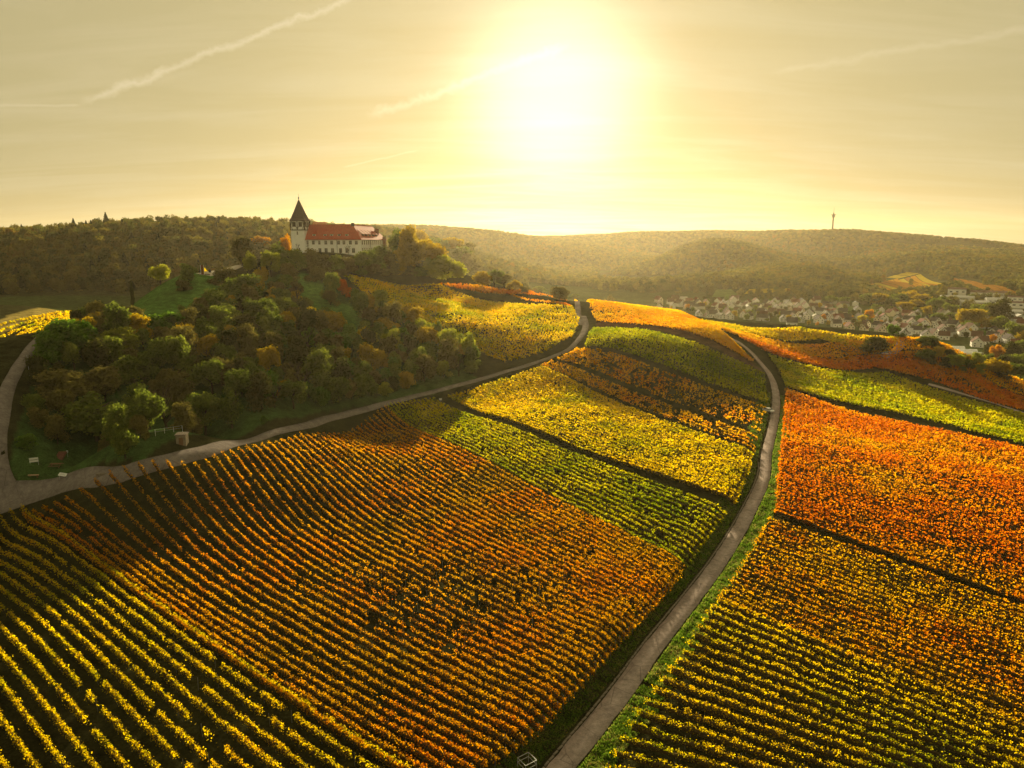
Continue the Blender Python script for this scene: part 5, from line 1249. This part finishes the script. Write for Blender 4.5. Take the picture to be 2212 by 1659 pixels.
# ------------------------------------------------------------------ people, cars and roadside things
SKIN = simple_mat('skin', (.45, .28, .20), .6, .05, 5); HAIR = simple_mat('hair', (.05, .035, .025), .7, .2, 20)
def person(p, rz, coat, label, pose='walk', height=1.75):
    """one skinned body; pose walk, stand or sit"""
    s = height / 1.75
    if pose == 'sit':
        J = {'pel': (0, 0, .52), 'che': (0, .02, .90), 'sho': (0, .02, 1.08), 'nec': (0, 0, 1.16), 'hea': (0, -.03, 1.30), 'top': (0, -.03, 1.40)}
        legs = [((-.10, 0, .50), (-.13, -.42, .52), (-.13, -.44, .10), (-.13, -.58, .05)), ((.10, 0, .50), (.13, -.42, .52), (.13, -.46, .10), (.13, -.60, .05))]
        arms = [((-.19, .02, 1.06), (-.25, -.08, .80), (-.14, -.30, .66), (-.12, -.38, .64)), ((.19, .02, 1.06), (.25, -.08, .80), (.14, -.30, .66), (.12, -.38, .64))]
    else:
        st = .22 if pose == 'walk' else .03
        J = {'pel': (0, 0, .95), 'che': (0, 0, 1.28), 'sho': (0, 0, 1.43), 'nec': (0, 0, 1.50), 'hea': (0, -.02, 1.63), 'top': (0, -.02, 1.72)}
        legs = [((-.09, 0, .90), (-.10, -st * .9, .49), (-.10, -st, .08), (-.10, -st - .15, .04)), ((.09, 0, .90), (.10, st * .3, .49), (.10, st * 1.3, .10), (.10, st * 1.3 - .14, .05))]
        arms = [((-.19, 0, 1.41), (-.24, st * .5, 1.14), (-.24, st * .2 - .04, .90), (-.24, st * .2 - .06, .80)), ((.19, 0, 1.41), (.24, -st * .5, 1.14), (.24, -st - .05, .92), (.24, -st - .08, .83))]
    V = [J[k] for k in ('pel', 'che', 'sho', 'nec', 'hea', 'top')]; rad = [.15, .155, .12, .06, .095, .05]; E = [(0, 1), (1, 2), (2, 3), (3, 4), (4, 5)]
    for l in legs:
        o = len(V); V += list(l); rad += [.095, .07, .045, .04]; E += [(0, o), (o, o + 1), (o + 1, o + 2), (o + 2, o + 3)]
    for l in arms:
        o = len(V); V += list(l); rad += [.06, .046, .034, .03]; E += [(2, o), (o, o + 1), (o + 1, o + 2), (o + 2, o + 3)]
    me = bpy.data.meshes.new('person'); me.from_pydata([tuple(c * s for c in v) for v in V], E, []); me.update()
    o = link(bpy.data.objects.new('person', me)); o.modifiers.new('skin', 'SKIN'); sub = o.modifiers.new('sub', 'SUBSURF'); sub.levels = sub.render_levels = 1
    for i, v in enumerate(me.skin_vertices[0].data): v.radius = (rad[i] * s, rad[i] * s); v.use_root = (i == 0)
    me.materials.append(coat); o.location = p; o.rotation_euler = (0, 0, rz)
    hx = J['hea']; MB().lathe(((.03, hx[2] * s - .02), (.105 * s, hx[2] * s), (.115 * s, hx[2] * s + .06), (.09 * s, hx[2] * s + .12), (.03, hx[2] * s + .15)), 10, (0, hx[1] * s + .015)).build('hair', HAIR, o)
    MB().lathe(((.02, hx[2] * s - .1), (.07 * s, hx[2] * s - .07), (.085 * s, hx[2] * s), (.07 * s, hx[2] * s + .05)), 10, (0, hx[1] * s - .035)).build('face', SKIN, o)
    return tag(o, label, 'person')
coat_dark = simple_mat('dark clothes', (.03, .03, .04), .9, .2, 8); coat_pale = simple_mat('pale clothes', (.55, .52, .48), .9, .1, 8); coat_green = simple_mat('green clothes', (.04, .10, .04), .9, .2, 8)
person(P3(*z7(601, 606), .12), R(160), coat_dark, 'person in dark clothes walking along the hill road')
person(P3(199.4, 273.8, .3), R(40), coat_dark, 'person in dark clothes sitting beside the stone stele', 'sit')
person(P3(200.4, 273.4, .3), R(10), coat_dark, 'person in black standing at the left side of the stele', 'stand', 1.7)
person(P3(206.3, 274.0, .1), R(-30), coat_pale, 'person in pale clothes standing right of the stele', 'stand', 1.7)
person(P3(220.8, 273.8, .1), R(90), coat_green, 'person in green standing at the edge of the gravel path', 'stand', 1.75)
q = castle.matrix_basis @ Vector((-8.6, -5.8, 0)); person((q.x, q.y, H(q.x, q.y)), R(20), coat_dark, 'dark figure standing on the castle terrace', 'stand', 2.4)

def stele():
    p = P3(202.7, 274.6); e = empty('stele', p, -math.atan2(p.x, p.y), 'tall rusty steel stele in a pale frame beside the gravel path', 'monument')
    MB().box((-1.6, -.9, -1.2), (1.6, .9, .15)).build('base', MAT['kerb'], e)
    MB().box((-.62, -.1, .15), (.62, .1, 4.5)).build('panel', MAT['rusty'], e)
    for s in (-1, 1): MB().box((s * .72 - .09, -.14, .15), (s * .72 + .09, .14, 4.6)).build('frame', MAT['white'], e)
    b = P3(209.9, 272.6); r = empty('litter_bin', b, 0, 'dark round bin beside the gravel path', 'bin')
    MB().lathe(((.5, -.3), (.55, .2), (.62, 1.25), (.55, 1.3)), 14).build('body', MAT['dark'], r); MB().lathe(((.68, 1.31), (.66, 1.42), (.2, 1.55)), 14).build('lid', MAT['dark'], r)
    k = P3(207.6, 274.9); g = empty('stone_block', k, .3, 'pale rough stone block at the foot of the stele', 'stone')
    m = MB(); m.add([(-1.3, -.5, -.5), (1.2, -.6, -.5), (1.3, .6, -.5), (-1.2, .5, -.5), (-1.0, -.4, .5), (.9, -.5, .6), (1.0, .4, .45), (-.9, .4, .55)], [(3, 2, 1, 0), (4, 5, 6, 7), (0, 1, 5, 4), (1, 2, 6, 5), (2, 3, 7, 6), (3, 0, 4, 7)]); m.build('body', MAT['kerb'], g)
stele()

def car(p, rz, paint, label, L_=4.3):
    e = empty('parked_car', p, rz, label, 'car'); k = L_ / 4.3
    m = MB(); prof = [(-2.1, .35), (-2.15, .75), (-1.35, .92), (-.75, 1.42), (.85, 1.45), (1.65, .98), (2.1, .88), (2.12, .35)]
    for s, wdt in ((-1, .86), (1, .86)): m.v += [(x * k, s * (wdt if z < 1.1 else wdt * .82), z) for x, z in prof]
    n = len(prof); m.f += [tuple(range(n - 1, -1, -1)), tuple(range(n, 2 * n))] + [(i, (i + 1) % n, n + (i + 1) % n, n + i) for i in range(n)]
    m.build('body', paint, e)
    g = MB(); g.add([(-1.28 * k, s * .80, .99) for s in (-1, 1)] + [(-.78 * k, s * .70, 1.39) for s in (-1, 1)], [(0, 1, 3, 2)]); g.v = [(x - .03, y, z + .03) for x, y, z in g.v]; g.build('windscreen', MAT['glass'], e)
    for s in (-1, 1): MB().add([(-1.2 * k, s * .872, .98), (1.5 * k, s * .872, 1.0), (.8 * k, s * .735, 1.40), (-.7 * k, s * .735, 1.38)], [(0, 1, 2, 3) if s < 0 else (3, 2, 1, 0)]).build('side_window', MAT['glass'], e)
    for x in (-1.35, 1.3):
        for s in (-1, 1):
            w = MB().tube([(x * k, s * .78, .33), (x * k, s * .93, .33)], .33, 14).build('wheel', MAT['rubber'], e); MB().tube([(x * k, s * .93, .33), (x * k, s * .945, .33)], .19, 10).build('rim', MAT['metal'], w)
    for s in (-1, 1): MB().box((-2.18 * k, s * .6 - .15, .62), (-2.12 * k, s * .6 + .15, .74)).build('headlight', MAT['white'], e)
pw, pd_, pg = simple_mat('white car paint', (.75, .75, .74), .25, .03, 2, spec=.6), simple_mat('dark car paint', (.03, .035, .04), .25, .05, 2, spec=.6), simple_mat('silver car paint', (.5, .5, .5), .3, .03, 2, spec=.6, metallic=.5)
car(P3(*z7(2090, 1000), .1), R(120), pw, 'white car parked on the inner verge at the track bend')
car(P3(*z5(722, 955), .1, 400), R(15), pw, 'white car on the valley road below the dark bush')
car(P3(*z4(425, 416), .0), R(10), pd_, 'dark car on the vineyard crest before the village')
q = castle.matrix_basis @ Vector((-47.5, -2, 0)); car((q.x, q.y, H(q.x, q.y) + .1), R(5), pg, 'silver car parked left of the castle tower')
q = castle.matrix_basis @ Vector((-40.0, -3, 0)); car((q.x, q.y, H(q.x, q.y) + .1), R(-5), pd_, 'dark car parked at the foot of the castle tower', 4.6)
for i, (x, y, w_, h_, c) in enumerate(((-44.5, 3, 8.5, 10.5, 'olive'), (-40.6, 4, 8, 11.5, 'orange'))):
    q = castle.matrix_basis @ Vector((x, y, 0)); plant('tree', 'tree', c, (q.x, q.y, H(q.x, q.y) - .3), w_ * 1.25, h_ * 1.25, ('green lower tree beside the castle tower', 'orange topped tree beside the castle tower')[i], 'tree')

def corner_things():
    def pt(x, y, dz=0): return P3(*z6(x, y), dz)
    p = pt(585, 962); e = empty('information_board', p, R(-20), 'white slanted information board on two legs near the junction', 'sign')
    b = MB(); b.add([(-1.2, -.25, .95), (1.2, -.25, .95), (1.2, .30, 1.45), (-1.2, .30, 1.45), (-1.2, -.28, .90), (1.2, -.28, .90), (1.2, .27, 1.40), (-1.2, .27, 1.40)], [(0, 1, 2, 3), (7, 6, 5, 4), (0, 4, 5, 1), (1, 5, 6, 2), (2, 6, 7, 3), (3, 7, 4, 0)]); b.build('board', MAT['white'], e)
    for s in (-1, 1): MB().box((s * 1.2 - .05, .0, -.3), (s * 1.2 + .05, .1, 1.1)).build('leg', MAT['metal'], e)
    for k in range(3): MB().box((-.8, 0, 0), (.8, .02, .02)).build('line', MAT['dark'], e).location = (0, -.12 + .12 * k, 1.075 + .11 * k)
    p = pt(318, 822); e = empty('double_sign', p, R(25), 'pair of white boards, one above the other, above the junction', 'sign')
    for z in (.55, 1.15): MB().box((-.9, -.04, z), (.9, .04, z + .45)).build('board', MAT['white'], e)
    for s in (-1, 1): MB().box((s * .8 - .04, .041, -.4), (s * .8 + .04, .12, 1.6)).build('leg', MAT['metal'], e)
    p = pt(628, 755); e = empty('small_sign', p, R(10), 'small white sign on a pole beside the steps', 'sign')
    MB().tube([(0, 0, -.3), (0, 0, 1.6)], .04, 6).build('pole', MAT['metal'], e); MB().add([(-.3, -.05, 1.7), (.25, -.05, 1.7), (.18, -.05, 1.1), (-.3, 0, 1.7), (.25, 0, 1.7), (.18, 0, 1.1)], [(0, 2, 1), (3, 4, 5), (0, 1, 4, 3), (1, 2, 5, 4), (2, 0, 3, 5)]).build('board', MAT['white'], e)
    p = pt(520, 845); e = empty('picnic_table', p, R(5), 'wooden picnic table with two benches below the steps', 'table')
    for k in range(4): MB().box((-1.3, -.5 + k * .26, .72), (1.3, -.27 + k * .26, .78)).build('plank', MAT['wood'], e)
    for s in (-1, 1):
        MB().box((-1.3, s * .95 - .15, .42), (1.3, s * .95 + .15, .48)).build('seat', MAT['wood'], e)
        MB().bar((s * .95, -.9, -.1), (s * .95, .35, .7), .1).build('leg', MAT['wood'], e); MB().bar((s * .95, .9, -.1), (s * .95, -.35, .7), .1).build('leg', MAT['wood'], e)
    p = pt(540, 770); e = empty('wooden_steps', p, R(8), 'flight of reddish timber steps up the bank', 'steps')
    for k in range(6): MB().box((-.9, k * .45, -.4 + k * .2), (.9, k * .45 + .32, .1 + k * .2)).build('step', simple_mat('red timber', (.20, .09, .07), .85, .3, 5) if k == 0 else bpy.data.materials['red timber'], e)
    p = pt(312, 938); e = empty('log_bench', p, R(3), 'long log bench on the grass island', 'bench')
    MB().tube([(-1.2, 0, .42), (1.2, 0, .42)], .16, 10).build('seat', simple_mat('pale log', (.42, .28, .18), .8, .2, 5), e)
    for s in (-1, 1): MB().box((s * .8 - .12, -.12, -.3), (s * .8 + .12, .12, .3)).build('leg', MAT['wood'], e)
    p = pt(945, 915); e = empty('stone_slab', p, R(15), 'flat grey stone slab beside the hill road', 'stone')
    m = MB(); m.add([(-1.2, -.5, -.3), (1.1, -.6, -.3), (1.2, .5, -.3), (-1.1, .6, -.3), (-1.1, -.45, .3), (1.0, -.55, .34), (1.1, .45, .33), (-1.0, .55, .28)], [(3, 2, 1, 0), (4, 5, 6, 7), (0, 1, 5, 4), (1, 2, 6, 5), (2, 3, 7, 6), (3, 0, 4, 7)]); m.build('body', MAT['kerb'], e)
    a, b = pt(1440, 560), pt(1690, 520); e = empty('railing', a, 0, 'thin white double railing above the stone hut', 'railing'); d = b - a; d.z = 0
    for z in (1.0, 1.55): MB().tube([(0, 0, z), (d.x, d.y, b.z - a.z + z)], .035, 6).build('rail', MAT['metal'], e)
    for k in range(4): t = k / 3; MB().tube([(d.x * t, d.y * t, (b.z - a.z) * t - .4), (d.x * t, d.y * t, (b.z - a.z) * t + 1.6)], .05, 6).build('post', MAT['white'], e)
    p = pt(1680, 640); e = empty('stone_hut', p, R(10), 'small stone hut set into the bank below the railing', 'hut')
    MB().box((-1.1, -.2, -.5), (1.1, 2.2, 2.3)).build('wall', MAT['stone'], e); MB().box((-1.3, -.4, 2.3), (1.3, 2.4, 2.5)).build('roof', MAT['kerb'], e); MB().box((-.45, -.26, -.2), (.45, -.19, 1.7)).build('door', MAT['wood'], e)
    p = P3(*z2(240, 1385)); e = empty('pole', p, 0, 'tall thin grey pole beside the side road', 'pole'); MB().tube([(0, 0, -.4), (0, 0, 5.6)], [.07, .05], 8).build('shaft', MAT['metal'], e); MB().box((-.12, -.06, 5.6), (.12, .06, 5.85)).build('cap', MAT['metal'], e)
    p = P3(440.6, 402); e = empty('row_marker', p, .2, 'small white marker board at the end of the dark grass strip', 'sign'); MB().box((-.5, -.03, .7), (.5, .03, 1.4)).build('board', MAT['white'], e); MB().box((-.04, .031, -.3), (.04, .1, 1.3)).build('post', MAT['metal'], e)
    # metal frame cage near the track
    p = P3(527, 770); e = empty('metal_frame', p, R(35), 'open box frame of thin steel bars beside the near end of the track', 'frame')
    s = .78; z0, z1 = .9, 1.45; c = [(-s, -s), (s, -s), (s, s), (-s, s)]
    for k in range(4):
        (x0, y0), (x1, y1) = c[k], c[(k + 1) % 4]
        for z in (z0, z1): MB().tube([(x0, y0, z), (x1, y1, z)], .032, 6).build('bar', MAT['metal'], e)
        MB().tube([(x0, y0, -.3), (x0, y0, z1)], .032, 6).build('leg', MAT['metal'], e)
corner_things()

name_by_landmarks()

# ------------------------------------------------------------------ evening haze over the whole valley
def build_haze():
    zlo = float(GZ.min()) - 1.0
    o = MB().box((-6100, -6100, zlo), (6100, 6100, 250)).build('haze', MAT['white'])
    m, nt = new_mat('haze'); v = nt.nodes.new('ShaderNodeVolumePrincipled'); out = nt.nodes.new('ShaderNodeOutputMaterial')
    v.inputs['Color'].default_value = (1.0, .86, .58, 1); v.inputs['Density'].default_value = HAZE; v.inputs['Anisotropy'].default_value = HAZE_G
    nt.links.new(v.outputs[0], out.inputs['Volume'])
    o.data.materials.clear(); o.data.materials.append(m); tag(o, 'golden evening haze filling the valley', 'haze', kind='stuff')
HAZE, HAZE_G = 3.2e-5, .64
build_haze()
